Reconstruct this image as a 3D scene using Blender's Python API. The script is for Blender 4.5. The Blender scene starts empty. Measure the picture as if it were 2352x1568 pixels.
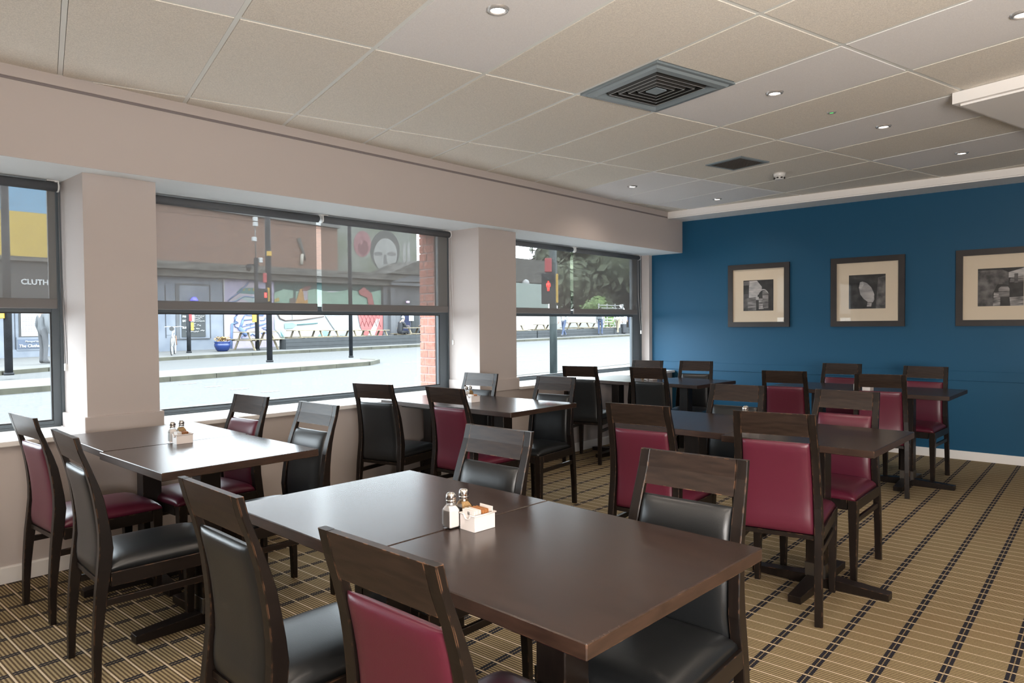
import bpy, bmesh, math, random
from mathutils import Vector, Matrix
random.seed(7)
S = bpy.context.scene
COL = S.collection
PI = math.pi

# ------------------------------------------------------------------ camera
H = 1.30                                              # eye height
F_PX = 1607.92                                        # focal length in pixels of the 2352 wide frame
A = ((0.671, -0.741, -0.008), (-0.023, -0.010, -1.0), (0.741, 0.671, -0.024))   # right, down, forward
_f = Vector(A[2]).normalized()
_r = (Vector(A[0]) - _f * Vector(A[0]).dot(_f)).normalized()
_d = _f.cross(_r)
cam_data = bpy.data.cameras.new('camera')
cam = bpy.data.objects.new('camera', cam_data)
COL.objects.link(cam)
cam_data.sensor_width = 36.0
cam_data.lens = F_PX / 2352 * 36.0
cam_data.clip_end = 400
m3 = Matrix((_r, -_d, -_f)).transposed()
cam.matrix_world = Matrix.Translation((0, 0, H)) @ m3.to_4x4()
S.camera = cam

# ------------------------------------------------------------------ world, exposure
w = bpy.data.worlds.new('world'); S.world = w
w.use_nodes = True
wn = w.node_tree
bg = wn.nodes['Background']
bg.inputs['Color'].default_value = (0.82, 0.93, 1.0, 1)
bg.inputs['Strength'].default_value = 14.0
S.view_settings.view_transform = 'Standard'
S.view_settings.look = 'None'
S.view_settings.exposure = 0.0
S.view_settings.gamma = 1.0
S.view_settings.use_curve_mapping = False
S.cycles.max_bounces = 8
S.cycles.diffuse_bounces = 5
S.cycles.glossy_bounces = 4
S.cycles.transparent_max_bounces = 16
S.cycles.caustics_reflective = False
S.cycles.caustics_refractive = False
S.cycles.use_denoising = True
S.cycles.sample_clamp_indirect = 6.0
LAMP_W = 20.0
LAMP_COL = (1.0, 0.85, 0.71)
# large soft lamp standing behind the photographer, tipped slightly upward
sd = bpy.data.lights.new('soft_lamp', 'AREA'); sd.shape = 'RECTANGLE'; sd.size = 1.6; sd.size_y = 1.2; sd.energy = 330.0; sd.color = (1.0, 0.945, 0.895)
so = bpy.data.objects.new('soft_lamp', sd); COL.objects.link(so)
so.location = (-0.3, -1.4, 1.2); so.rotation_euler = (math.radians(138), 0, math.radians(-76))

# ------------------------------------------------------------------ room measures (metres)
ZC = 2.602                                            # ceiling
YB = 4.171                                            # face of the bulkhead over the windows
YP = 4.314                                            # face of pillars and of the wall under the sill
YF = 4.713                                            # window frames
YO = 4.96                                             # outer face of the wall
ZS = 2.150                                            # soffit over the windows
XW = 7.694                                            # blue wall
XBEAM = 7.335
ZBEAM = 2.527
X0, Y0 = -4.2, -4.2                                   # unseen back and right sides

# ------------------------------------------------------------------ helpers
def ray(px, py):
    return _r * ((px - 1176) / F_PX) + _d * ((py - 784) / F_PX) + _f
def on_y(px, py, y):
    d = ray(px, py); return Vector((0, 0, H)) + d * (y / d.y)
def zg(x, y):                                         # the street rises gently away from the window
    return -0.04 + 0.0139 * (0.741 * x + 0.671 * y)

class MB:
    def __init__(s): s.bm = bmesh.new(); s.mi = 0
    def quad(s, pts):
        f = s.bm.faces.new([s.bm.verts.new(p) for p in pts]); f.material_index = s.mi; return f
    def box(s, lo, hi, M=None, bev=0.0):
        x0, y0, z0 = lo; x1, y1, z1 = hi
        P = [(x0,y0,z0),(x1,y0,z0),(x1,y1,z0),(x0,y1,z0),(x0,y0,z1),(x1,y0,z1),(x1,y1,z1),(x0,y1,z1)]
        return s.hexa(P, M, bev)
    def hexa(s, P, M=None, bev=0.0):
        vs = [s.bm.verts.new((M @ Vector(p)) if M else p) for p in P]
        fs = []
        for q in ((0,3,2,1),(4,5,6,7),(0,1,5,4),(1,2,6,5),(2,3,7,6),(3,0,4,7)):
            f = s.bm.faces.new([vs[i] for i in q]); f.material_index = s.mi; fs.append(f)
        if bev > 0:
            es = list({e for f in fs for e in f.edges})
            bmesh.ops.bevel(s.bm, geom=es, offset=bev, segments=1, profile=0.5, affect='EDGES', material=-1)
        return s
    def cbox(s, c, size, M=None, bev=0.0):
        return s.box([c[i]-size[i]/2 for i in range(3)], [c[i]+size[i]/2 for i in range(3)], M, bev)
    def prism(s, poly, y0, y1, axis='y'):             # extrude a 2-D outline
        def P(a, b, t):
            return (a, t, b) if axis == 'y' else ((a, b, t) if axis == 'z' else (t, a, b))
        n = len(poly)
        v0 = [s.bm.verts.new(P(a, b, y0)) for a, b in poly]
        v1 = [s.bm.verts.new(P(a, b, y1)) for a, b in poly]
        for i in range(n):
            j = (i + 1) % n
            s.bm.faces.new((v0[i], v0[j], v1[j], v1[i])).material_index = s.mi
        s.bm.faces.new(v0[::-1]).material_index = s.mi
        s.bm.faces.new(v1).material_index = s.mi
        return s
    def tube(s, pts, radii, n=10, cap=True):
        pts = [Vector(p) for p in pts]
        if not isinstance(radii, (list, tuple)): radii = [radii] * len(pts)
        rings = []
        up = Vector((0, 0, 1))
        for i, p in enumerate(pts):
            t = (pts[min(i+1, len(pts)-1)] - pts[max(i-1, 0)]).normalized()
            a = t.cross(up)
            if a.length < 1e-3: a = t.cross(Vector((1, 0, 0)))
            a.normalize(); b = t.cross(a)
            rings.append([s.bm.verts.new(p + (a * math.cos(2*PI*k/n) + b * math.sin(2*PI*k/n)) * radii[i]) for k in range(n)])
        for i in range(len(rings) - 1):
            for k in range(n):
                f = s.bm.faces.new((rings[i][k], rings[i][(k+1)%n], rings[i+1][(k+1)%n], rings[i+1][k])); f.material_index = s.mi; f.smooth = True
        if cap:
            s.bm.faces.new(rings[0][::-1]).material_index = s.mi
            s.bm.faces.new(rings[-1]).material_index = s.mi
        return s
    def lathe(s, prof, c=(0,0,0), n=20, cap=True):    # profile of (radius, z)
        rings = []
        for r, z in prof:
            rings.append([s.bm.verts.new((c[0]+r*math.cos(2*PI*k/n), c[1]+r*math.sin(2*PI*k/n), c[2]+z)) for k in range(n)])
        for i in range(len(rings) - 1):
            for k in range(n):
                f = s.bm.faces.new((rings[i][k], rings[i][(k+1)%n], rings[i+1][(k+1)%n], rings[i+1][k])); f.material_index = s.mi; f.smooth = True
        if cap:
            s.bm.faces.new(rings[0][::-1]).material_index = s.mi
            s.bm.faces.new(rings[-1]).material_index = s.mi
        return s
    def grid(s, fn, us, vs_, smooth=True, flip=False):
        V = [[s.bm.verts.new(fn(u, v)) for v in vs_] for u in us]
        for i in range(len(us)-1):
            for j in range(len(vs_)-1):
                q = (V[i][j], V[i+1][j], V[i+1][j+1], V[i][j+1])
                f = s.bm.faces.new(q[::-1] if flip else q); f.smooth = smooth; f.material_index = s.mi
        return V
    def mesh(s, name, mats, fix=True):
        me = bpy.data.meshes.new(name)
        if fix: bmesh.ops.recalc_face_normals(s.bm, faces=s.bm.faces)
        s.bm.to_mesh(me); s.bm.free()
        for m in (mats if isinstance(mats, (list, tuple)) else [mats]): me.materials.append(m)
        return me

def link(name, data, parent=None, kind=None, loc=None, rz=None):
    o = bpy.data.objects.new(name, data); COL.objects.link(o)
    if parent: o.parent = parent
    if kind: o['kind'] = kind
    if loc is not None: o.location = loc
    if rz is not None: o.rotation_euler = (0, 0, rz)
    return o
def tag(o, label, cat, group=None):
    o['label'] = label; o['category'] = cat
    if group: o['group'] = group
    return o
def empty(name, loc=(0,0,0), rz=0.0):
    o = bpy.data.objects.new(name, None); COL.objects.link(o)
    o.location = loc; o.rotation_euler = (0, 0, rz); o.empty_display_size = 0.1
    return o
def part(name, mb, m, parent): return link(name, mb.mesh(name, m), parent)
def dup(root, loc, rz):
    r = root.copy(); COL.objects.link(r); r.location = loc; r.rotation_euler = (0, 0, rz)
    for ch in root.children:
        c = ch.copy(); COL.objects.link(c); c.parent = r
        for g in ch.children:
            d = g.copy(); COL.objects.link(d); d.parent = c
    return r

# ------------------------------------------------------------------ materials
def mat(name, col, rough=0.5, metal=0.0, spec=0.5, var=0.0, vscale=8.0, bump=0.0, bscale=200.0, stretch=None, col2=None, coat=0.0):
    m = bpy.data.materials.new(name); m.use_nodes = True
    nt = m.node_tree; b = nt.nodes['Principled BSDF']
    b.inputs['Base Color'].default_value = (*col, 1)
    b.inputs['Roughness'].default_value = rough
    b.inputs['Metallic'].default_value = metal
    b.inputs['Specular IOR Level'].default_value = spec
    b.inputs['Coat Weight'].default_value = coat
    if var > 0 or bump > 0:
        tc = nt.nodes.new('ShaderNodeTexCoord')
        mp = nt.nodes.new('ShaderNodeMapping')
        nt.links.new(tc.outputs['Object'], mp.inputs['Vector'])
        if stretch: mp.inputs['Scale'].default_value = stretch
        if var > 0:
            n = nt.nodes.new('ShaderNodeTexNoise'); n.inputs['Scale'].default_value = vscale; n.inputs['Detail'].default_value = 5
            nt.links.new(mp.outputs['Vector'], n.inputs['Vector'])
            r = nt.nodes.new('ShaderNodeMix'); r.data_type = 'RGBA'
            c2 = col2 if col2 else tuple(c * (1 - var) for c in col)
            r.inputs['A'].default_value = (*col, 1); r.inputs['B'].default_value = (*c2, 1)
            rm = nt.nodes.new('ShaderNodeMapRange'); rm.inputs['From Min'].default_value = 0.35; rm.inputs['From Max'].default_value = 0.65
            nt.links.new(n.outputs['Fac'], rm.inputs['Value'])
            nt.links.new(rm.outputs['Result'], r.inputs['Factor']); nt.links.new(r.outputs['Result'], b.inputs['Base Color'])
        if bump > 0:
            n2 = nt.nodes.new('ShaderNodeTexNoise'); n2.inputs['Scale'].default_value = bscale; n2.inputs['Detail'].default_value = 3
            nt.links.new(mp.outputs['Vector'], n2.inputs['Vector'])
            bp = nt.nodes.new('ShaderNodeBump'); bp.inputs['Strength'].default_value = bump; bp.inputs['Distance'].default_value = 0.002
            nt.links.new(n2.outputs['Fac'], bp.inputs['Height']); nt.links.new(bp.outputs['Normal'], b.inputs['Normal'])
    return m
def emit(name, col, k):
    m = bpy.data.materials.new(name); m.use_nodes = True
    b = m.node_tree.nodes['Principled BSDF']
    b.inputs['Base Color'].default_value = (*col, 1)
    b.inputs['Emission Color'].default_value = (*col, 1); b.inputs['Emission Strength'].default_value = k
    return m
def see_through(name, col, t, gloss=False, rough=0.6):
    m = bpy.data.materials.new(name); m.use_nodes = True
    nt = m.node_tree; out = nt.nodes['Material Output']; nt.nodes.remove(nt.nodes['Principled BSDF'])
    tr = nt.nodes.new('ShaderNodeBsdfTransparent')
    if gloss:
        d = nt.nodes.new('ShaderNodeBsdfGlossy'); d.inputs['Roughness'].default_value = 0.02
    else:
        d = nt.nodes.new('ShaderNodeBsdfDiffuse')
    d.inputs['Color'].default_value = (*col, 1)
    mx = nt.nodes.new('ShaderNodeMixShader'); mx.inputs['Fac'].default_value = 1 - t
    if gloss:
        fr = nt.nodes.new('ShaderNodeFresnel'); fr.inputs['IOR'].default_value = 1.35
        nt.links.new(fr.outputs['Fac'], mx.inputs['Fac'])
    nt.links.new(tr.outputs[0], mx.inputs[1]); nt.links.new(d.outputs[0], mx.inputs[2]); nt.links.new(mx.outputs[0], out.inputs['Surface'])
    return m

M_wall = mat('taupe_wall_paint', (0.52, 0.465, 0.44), 0.75, spec=0.2, bump=0.06, bscale=90)
M_soffit = mat('daylit_soffit_white', (0.80, 0.83, 0.84), 0.7, spec=0.2)  # bounced daylight put into the colour, lighter and bluer than the wall
M_white = mat('white_gloss_paint', (0.86, 0.835, 0.81), 0.4)
M_blue = mat('blue_wall_paint', (0.0075, 0.073, 0.146), 0.5, spec=0.3, bump=0.05, bscale=120)
M_tile = mat('fissured_ceiling_tile', (0.84, 0.785, 0.70), 0.9, spec=0.1, var=0.2, vscale=220, bump=0.5, bscale=260)
M_tile2 = mat('plain_ceiling_tile', (0.82, 0.80, 0.79), 0.85, spec=0.15, var=0.08, vscale=220, bump=0.1, bscale=200)
M_bar = mat('grey_white_grid_bar', (0.76, 0.77, 0.73), 0.35)
M_slab = mat('dark_void', (0.05, 0.05, 0.05), 0.9)
M_frame = mat('slate_window_frame', (0.075, 0.092, 0.105), 0.4)
M_gasket = mat('black_gasket', (0.012, 0.013, 0.014), 0.5)
M_glass = see_through('window_glass', (1, 1, 1), 0.94, gloss=True)
M_blind = see_through('screen_blind_fabric', (0.21, 0.207, 0.20), 0.26)
M_blindhem = mat('blind_hem_fabric', (0.15, 0.14, 0.135), 0.8)
M_roller = mat('charcoal_roller_fabric', (0.085, 0.088, 0.095), 0.7)
M_plastic = mat('white_plastic', (0.72, 0.71, 0.69), 0.35)
M_chain = mat('dark_bead_chain', (0.16, 0.15, 0.15), 0.4)
M_wood = mat('dark_stained_wood', (0.008, 0.0055, 0.0045), 0.36, spec=0.3, var=0.5, vscale=3.0, col2=(0.013, 0.0085, 0.0065), stretch=(1, 14, 3), bump=0.06, bscale=30)
M_rail = mat('dark_stained_rail', (0.017, 0.0105, 0.008), 0.38, spec=0.35, var=0.5, vscale=4.0, col2=(0.030, 0.018, 0.013), stretch=(2, 3, 20), bump=0.06, bscale=30)
M_table = mat('dark_wood_laminate', (0.019, 0.0105, 0.008), 0.25, spec=0.5, var=0.6, vscale=2.5, col2=(0.032, 0.018, 0.0135), stretch=(34, 2.0, 2))
M_tedge = mat('brown_table_edge', (0.040, 0.021, 0.014), 0.4, var=0.4, vscale=5, stretch=(3, 3, 20))
M_black = mat('black_leather', (0.012, 0.013, 0.014), 0.34, bump=0.12, bscale=350)
M_red = mat('burgundy_leather', (0.092, 0.0115, 0.026), 0.36, bump=0.12, bscale=350)
M_metal = mat('brushed_metal', (0.25, 0.23, 0.21), 0.35, metal=1.0)
M_chrome = mat('chrome_lid', (0.75, 0.72, 0.70), 0.12, metal=1.0)
M_ceram = mat('white_melamine', (0.80, 0.74, 0.71), 0.25)
M_salt = mat('white_salt', (0.85, 0.80, 0.77), 0.9)
M_pepper = mat('ground_pepper', (0.45, 0.27, 0.11), 0.95, var=0.4, vscale=400)
M_bottle = see_through('shaker_glass', (1, 1, 1), 0.9, gloss=True)
M_sach_w = mat('white_paper_sachet', (0.80, 0.76, 0.73), 0.7)
M_sach_b = mat('brown_paper_sachet', (0.42, 0.17, 0.055), 0.7, var=0.3, vscale=60)
M_print = mat('black_print', (0.02, 0.02, 0.02), 0.6)
M_vent = mat('grey_vent_metal', (0.20, 0.235, 0.25), 0.4)
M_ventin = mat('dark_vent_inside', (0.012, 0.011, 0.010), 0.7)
M_ventblade = mat('vent_blade', (0.03, 0.029, 0.027), 0.5)
M_ventlip = mat('vent_blade_lip', (0.42, 0.43, 0.42), 0.4)
M_lamp = emit('lamp_face', (1.0, 0.90, 0.80), 14)
M_ring = mat('downlight_ring', (0.6, 0.58, 0.56), 0.25, metal=0.6)
M_green = emit('green_indicator', (0.1, 0.9, 0.2), 1.2)
M_pframe = mat('dark_picture_frame', (0.028, 0.022, 0.020), 0.42, var=0.3, vscale=6)
M_mount = mat('cream_picture_mount', (0.66, 0.56, 0.43), 0.8)
M_pglass = see_through('picture_glass', (1, 1, 1), 0.92, gloss=True)
M_brickj = mat('brick_mortar', (0.30, 0.22, 0.20), 0.9)
M_brick = mat('pink_red_brick', (0.42, 0.17, 0.125), 0.85, var=0.3, vscale=30, bump=0.2, bscale=120)

def wear(m, amount=1.0):
    nt = m.node_tree; N = nt.nodes; L = nt.links; b = N['Principled BSDF']
    bv = N.new('ShaderNodeBevel'); bv.samples = 4; bv.inputs['Radius'].default_value = 0.004
    ge = N.new('ShaderNodeNewGeometry'); dt = N.new('ShaderNodeVectorMath'); dt.operation = 'DOT_PRODUCT'
    L.new(bv.outputs['Normal'], dt.inputs[0]); L.new(ge.outputs['Normal'], dt.inputs[1])
    inv = N.new('ShaderNodeMapRange'); inv.inputs['From Min'].default_value = 0.97; inv.inputs['From Max'].default_value = 0.80; L.new(dt.outputs['Value'], inv.inputs['Value'])
    no = N.new('ShaderNodeTexNoise'); no.inputs['Scale'].default_value = 38; no.inputs['Detail'].default_value = 6
    tc = N.new('ShaderNodeTexCoord'); L.new(tc.outputs['Object'], no.inputs['Vector'])
    nm = N.new('ShaderNodeMapRange'); nm.inputs['From Min'].default_value = 0.52; nm.inputs['From Max'].default_value = 0.60; L.new(no.outputs['Fac'], nm.inputs['Value'])
    mu = N.new('ShaderNodeMath'); mu.operation = 'MULTIPLY'; L.new(inv.outputs['Result'], mu.inputs[0]); L.new(nm.outputs['Result'], mu.inputs[1])
    mx = N.new('ShaderNodeMix'); mx.data_type = 'RGBA'; mx.inputs['B'].default_value = (0.26, 0.13, 0.07, 1)
    src = b.inputs['Base Color'].links[0].from_socket
    L.new(src, mx.inputs['A']); L.new(mu.outputs[0], mx.inputs['Factor']); L.new(mx.outputs['Result'], b.inputs['Base Color'])
wear(M_rail); wear(M_wood); wear(M_tedge)

# carpet: fine tan and brown stripes across, cream lines every 83 mm, pairs of broken navy lines along
def carpet():
    m = bpy.data.materials.new('striped_carpet'); m.use_nodes = True
    nt = m.node_tree; N = nt.nodes; L = nt.links; b = N['Principled BSDF']
    b.inputs['Roughness'].default_value = 0.95; b.inputs['Specular IOR Level'].default_value = 0.1
    tc = N.new('ShaderNodeTexCoord'); mp = N.new('ShaderNodeMapping'); mp.inputs['Rotation'].default_value = (0, 0, math.radians(-1.2))
    L.new(tc.outputs['Object'], mp.inputs['Vector'])
    sp = N.new('ShaderNodeSeparateXYZ'); L.new(mp.outputs['Vector'], sp.inputs['Vector'])
    def op(o, a, bb=None):
        n = N.new('ShaderNodeMath'); n.operation = o
        for i, v in enumerate((a, bb)):
            if v is None: continue
            if isinstance(v, (int, float)): n.inputs[i].default_value = v
            else: L.new(v, n.inputs[i])
        return n.outputs[0]
    P = 0.0832; Q = 0.1895
    wob = N.new('ShaderNodeTexNoise'); wob.inputs['Scale'].default_value = 250; L.new(mp.outputs['Vector'], wob.inputs['Vector'])
    wx = op('MULTIPLY', op('SUBTRACT', wob.outputs['Fac'], 0.5), 0.0035)
    x = op('ADD', sp.outputs['X'], wx)
    y = op('ADD', sp.outputs['Y'], wx)
    fx = op('FRACT', op('DIVIDE', op('ADD', x, 20.0), P))            # cream line
    cream = op('LESS_THAN', fx, 0.085)
    fs = op('FRACT', op('MULTIPLY', op('SUBTRACT', fx, 0.045), 6.0)) # tan/brown stripes
    tri = op('ABSOLUTE', op('SUBTRACT', fs, 0.5))
    tan = N.new('ShaderNodeMapRange'); tan.inputs['From Min'].default_value = 0.20; tan.inputs['From Max'].default_value = 0.30
    L.new(tri, tan.inputs['Value'])
    fy = op('FRACT', op('DIVIDE', op('ADD', y, 20.082), Q))
    d1 = op('LESS_THAN', op('ABSOLUTE', op('SUBTRACT', fy, 0.455)), 0.034)
    d2 = op('LESS_THAN', op('ABSOLUTE', op('SUBTRACT', fy, 0.545)), 0.034)
    navy = op('MULTIPLY', op('MAXIMUM', d1, d2), op('SUBTRACT', 1.0, op('LESS_THAN', op('ABSOLUTE', op('SUBTRACT', fx, 0.0425)), 0.105)))
    big = N.new('ShaderNodeTexNoise'); big.inputs['Scale'].default_value = 2.2; L.new(mp.outputs['Vector'], big.inputs['Vector'])
    fine = N.new('ShaderNodeTexNoise'); fine.inputs['Scale'].default_value = 420; L.new(mp.outputs['Vector'], fine.inputs['Vector'])
    def mix(f, a, c):
        n = N.new('ShaderNodeMix'); n.data_type = 'RGBA'
        if isinstance(f, float): n.inputs['Factor'].default_value = f
        else: L.new(f, n.inputs['Factor'])
        for key, v in (('A', a), ('B', c)):
            if isinstance(v, tuple): n.inputs[key].default_value = (*v, 1)
            else: L.new(v, n.inputs[key])
        return n.outputs['Result']
    tanc = mix(big.outputs['Fac'], (0.30, 0.215, 0.115), (0.31, 0.255, 0.145))
    brn = mix(big.outputs['Fac'], (0.085, 0.052, 0.028), (0.095, 0.070, 0.040))
    c = mix(tan.outputs['Result'], brn, tanc)
    c = mix(cream, c, (0.56, 0.45, 0.32))
    c = mix(navy, c, (0.018, 0.017, 0.022))
    hs = N.new('ShaderNodeHueSaturation'); L.new(c, hs.inputs['Color'])
    L.new(op('ADD', 0.72, op('MULTIPLY', fine.outputs['Fac'], 0.6)), hs.inputs['Value'])
    L.new(hs.outputs['Color'], b.inputs['Base Color'])
    return m
M_carpet = carpet()

# ------------------------------------------------------------------ shell
mb = MB(); mb.box((X0 - .3, Y0 - .3, -0.12), (XW + .3, YP + 0.02, 0.0)); link('floor', mb.mesh('floor', M_carpet), kind='structure')

PIL = [(1.278, 1.660), (4.342, 4.826), (7.625, XW + 0.02)]
WINS = [(-1.55, 1.278), (1.66, 4.342), (4.826, 7.625)]
mb = MB()
mb.box((X0 - .3, YP, -0.1), (XW + .3, YO, 0.70))                      # wall under the sills
mb.box((X0 - .3, YP, 0.70), (-1.55, YO, ZS))                          # solid wall left of the first window
for a, b_ in PIL[:2]: mb.box((a, YP, 0.70), (b_, YO - 0.02, ZS))
mb.box((PIL[2][0], 4.594, 0.70), (XW + .3, YF + .06, ZS))
wall_left = link('wall_left', mb.mesh('wall_left', M_wall), kind='structure')
mb = MB(); mb.box((X0 - .3, YB, ZS), (XW + .02, YO, ZC + 0.25), bev=0.003)
for f in mb.bm.faces:
    pass
bulk = link('trim_1', mb.mesh('trim_1', [M_wall, M_soffit]), kind='structure')
for p in bulk.data.polygons:
    if p.normal.z < -0.9: p.material_index = 1
mb = MB(); mb.box((X0, YB - 0.010, 2.545), (XW - .36, YB - 0.0005, ZC + .02), bev=0.002)
part('fascia_board', mb, M_wall, bulk)
mb = MB(); mb.box((X0, YB - 0.004, 2.532), (XW - .36, YB - 0.0005, 2.5445))  # raised strip, coloured dark to stand in for the groove's shade
part('groove_shade_strip', mb, mat('groove_shadow_line', (0.22, 0.19, 0.19), 0.8), bulk)
for a, b_ in PIL[:2]:                                                # collar boards at the foot of the pillars
    mb = MB(); mb.box((a - 0.018, YP - 0.02, 0.705), (b_ + 0.018, YF - .02, 0.81), bev=0.003)
    part('collar', mb, M_wall, wall_left)
# brick jamb outside the middle window
k = 0
mbm = MB(); mbm.box((4.2285, 4.765, 0.70), (4.36, YO, ZS + .1)); part('mortar_bed', mbm, M_brickj, wall_left)
for r_ in range(20):
    z0 = 0.712 + r_ * 0.0735
    s_ = 0.07 if r_ % 2 == 0 else 0.115
    for ya, yb in ((4.77, 4.77 + s_ + .02), (4.77 + s_ + .03, YO + .012)):
        mb = MB(); mb.box((4.226 + random.uniform(-.0015, .0015), ya, z0), (4.30, yb, z0 + 0.0635), bev=0.002)
        part('brick', mb, M_brick, wall_left)

# sill
for i, (a, b_) in enumerate(WINS):
    mb = MB(); mb.box((a - .3 if i == 0 else a + 0.018, YP - 0.045, 0.700), (b_ - (0.018 if i < 2 else -.06), YF + 0.03, 0.728), bev=0.004)
    link('trim_%d' % (i + 2), mb.mesh('sill', M_white), kind='structure')
# skirting on the window wall and blue wall
mb = MB(); mb.box((X0, YP - 0.016, 0), (XW, YP - .0005, 0.078)); mb.box((X0, YP - 0.010, 0.078), (XW, YP - .0005, 0.086)); link('baseboard_left', mb.mesh('baseboard_left', M_white), kind='structure')
mb = MB(); mb.box((XW, Y0 - .3, -.1), (XW + .2, YF + .06, ZC + .2)); wall_front = link('wall_front', mb.mesh('wall_front', M_blue), kind='structure')
mb = MB(); mb.box((XW - 0.010, Y0, 0.742), (XW - .0005, 4.594, 0.832), bev=0.002); part('dado_band', mb, M_blue, wall_front)
mb = MB(); mb.box((XW - 0.016, Y0, 0), (XW - .0005, YP - .017, 0.082), bev=0.002); link('baseboard_front', mb.mesh('baseboard_front', M_white), kind='structure')
mb = MB(); mb.box((X0 - .3, Y0 - .3, -.1), (XW + .3, Y0, ZC + .2)); link('wall_right', mb.mesh('wall_right', M_wall), kind='structure')
mb = MB(); mb.box((X0 - .3, Y0, -.1), (X0, YO, ZC + .2)); link('wall_back', mb.mesh('wall_back', M_wall), kind='structure')
# white box beam over the blue wall, with a small lip
mb = MB(); mb.box((XBEAM, Y0, ZBEAM + .012), (XW, YB + .05, ZC + .03)); mb.box((XBEAM + .014, Y0, ZBEAM), (XW, YB + .05, ZBEAM + .0118))
link('trim_5', mb.mesh('trim_5', M_white), kind='structure')

# ------------------------------------------------------------------ ceiling: 0.61 x 1.22 m tiles on a grid turned 14 degrees
GA = math.radians(-14.04); T = 0.6108
GU = Vector((math.cos(GA), math.sin(GA))); GV = Vector((math.sin(GA), -math.cos(GA)))
GO = Vector((1.4441, 5.3696))
def lat(i, j): return GO + GU * (T * i) + GV * (2 * T * j)
def to_lat(x, y):
    d = Vector((x, y)) - GO
    return d.dot(GU) / T, d.dot(GV) / (2 * T)
mb = MB(); mb.box((X0 - .3, Y0 - .3, ZC + 0.05), (XW + .3, YB + .1, ZC + 0.2)); ceiling = link('ceiling', mb.mesh('ceiling', M_slab), kind='structure')
def clip(poly, inside, cross):
    out = []
    for i in range(len(poly)):
        a, b_ = poly[i], poly[(i+1) % len(poly)]
        if inside(a): out.append(a)
        if inside(a) != inside(b_): out.append(cross(a, b_))
    return out
def clip_room(poly):
    for ax, lim, sg in ((0, X0, 1), (0, XW, -1), (1, Y0, 1), (1, YB - .0105, -1)):
        ins = lambda p: (p[ax] - lim) * sg >= 0
        def cr(a, b_):
            t = (lim - a[ax]) / (b_[ax] - a[ax]); return a + (b_ - a) * t
        poly = clip(poly, ins, cr)
        if len(poly) < 3: return []
    return poly
DOWN = [(2.135, 1.998), (3.971, 1.573), (5.153, 1.310), (6.388, 1.070), (3.69, 0.40), (5.716, 3.622), (6.925, 3.349)]
DOWN_BACK = [(0.95, 2.28), (-0.25, 2.58), (-1.4, 2.86), (1.3, 0.95), (0.1, 1.25), (-1.1, 1.55), (2.5, -.65), (1.0, -.3), (-.2, 0.0), (-1.6, .3),
             (6.1, -.25), (4.6, -1.2), (3.0, -2.2), (1.2, -1.7), (-.4, -1.4), (-2.2, -1.0), (6.3, -2.0)]
light_tiles = {(int(math.floor(a)), int(math.floor(b_))) for a, b_ in (to_lat(*p) for p in DOWN + DOWN_BACK)}
light_tiles.add((int(math.floor(to_lat(6.35, 3.45)[0])), int(math.floor(to_lat(6.35, 3.45)[1]))))
VENT = (4, 2)                                         # the diffuser fills the near half of this tile
SPLIT = {VENT}
VENT_C = Vector((3.452, 2.03))
g = 0.0125
for i in range(-14, 18):
    for j in range(-1, 9):
        u0, u1, v0, v1 = i + g / T, i + 1 - g / T, j + g / (2*T), j + 1 - g / (2*T)
        if (i, j) == VENT: v0 = j + 0.5 + g / (2*T)
        c4 = [GO + GU * (T * a) + GV * (2 * T * b_) for a, b_ in ((u0, v0), (u1, v0), (u1, v1), (u0, v1))]
        poly = clip_room(c4)
        if not poly: continue
        mb = MB(); mb.prism([(p.x, p.y) for p in poly], ZC, ZC + .03, 'z')
        me = mb.mesh('ceiling_tile', M_tile2 if (i, j) in light_tiles else M_tile)
        link('ceiling_tile', me, ceiling)
def bar(p, q, wd, dz=0.0):
    a = GU if abs((q - p).normalized().dot(GV)) > .5 else GV
    poly = clip_room([p - a * wd, q - a * wd, q + a * wd, p + a * wd])
    if not poly: return
    mb = MB(); mb.prism([(v.x, v.y) for v in poly], ZC + .0025 + dz, ZC + .028 + dz, 'z'); part('grid_bar', mb, M_bar, ceiling)
for i in range(-14, 19): bar(lat(i, -1), lat(i, 9), 0.0105)
for j in range(-1, 9): bar(lat(-14, j), lat(18, j), 0.0105, .0006)

# dropped box with a lip near the right edge of the picture
bx = empty('trim_6', (4.677, 0.832, ZC - .0665), GA); bx['kind'] = 'structure'
mb = MB(); mb.box((0, -3.2, 0.0), (2.2, 0, 0.064)); part('boxing', mb, M_white, bx)
mb = MB(); mb.box((0.03, -3.2, -0.012), (2.2, -0.03, -.0005)); part('lip', mb, M_white, bx)

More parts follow.
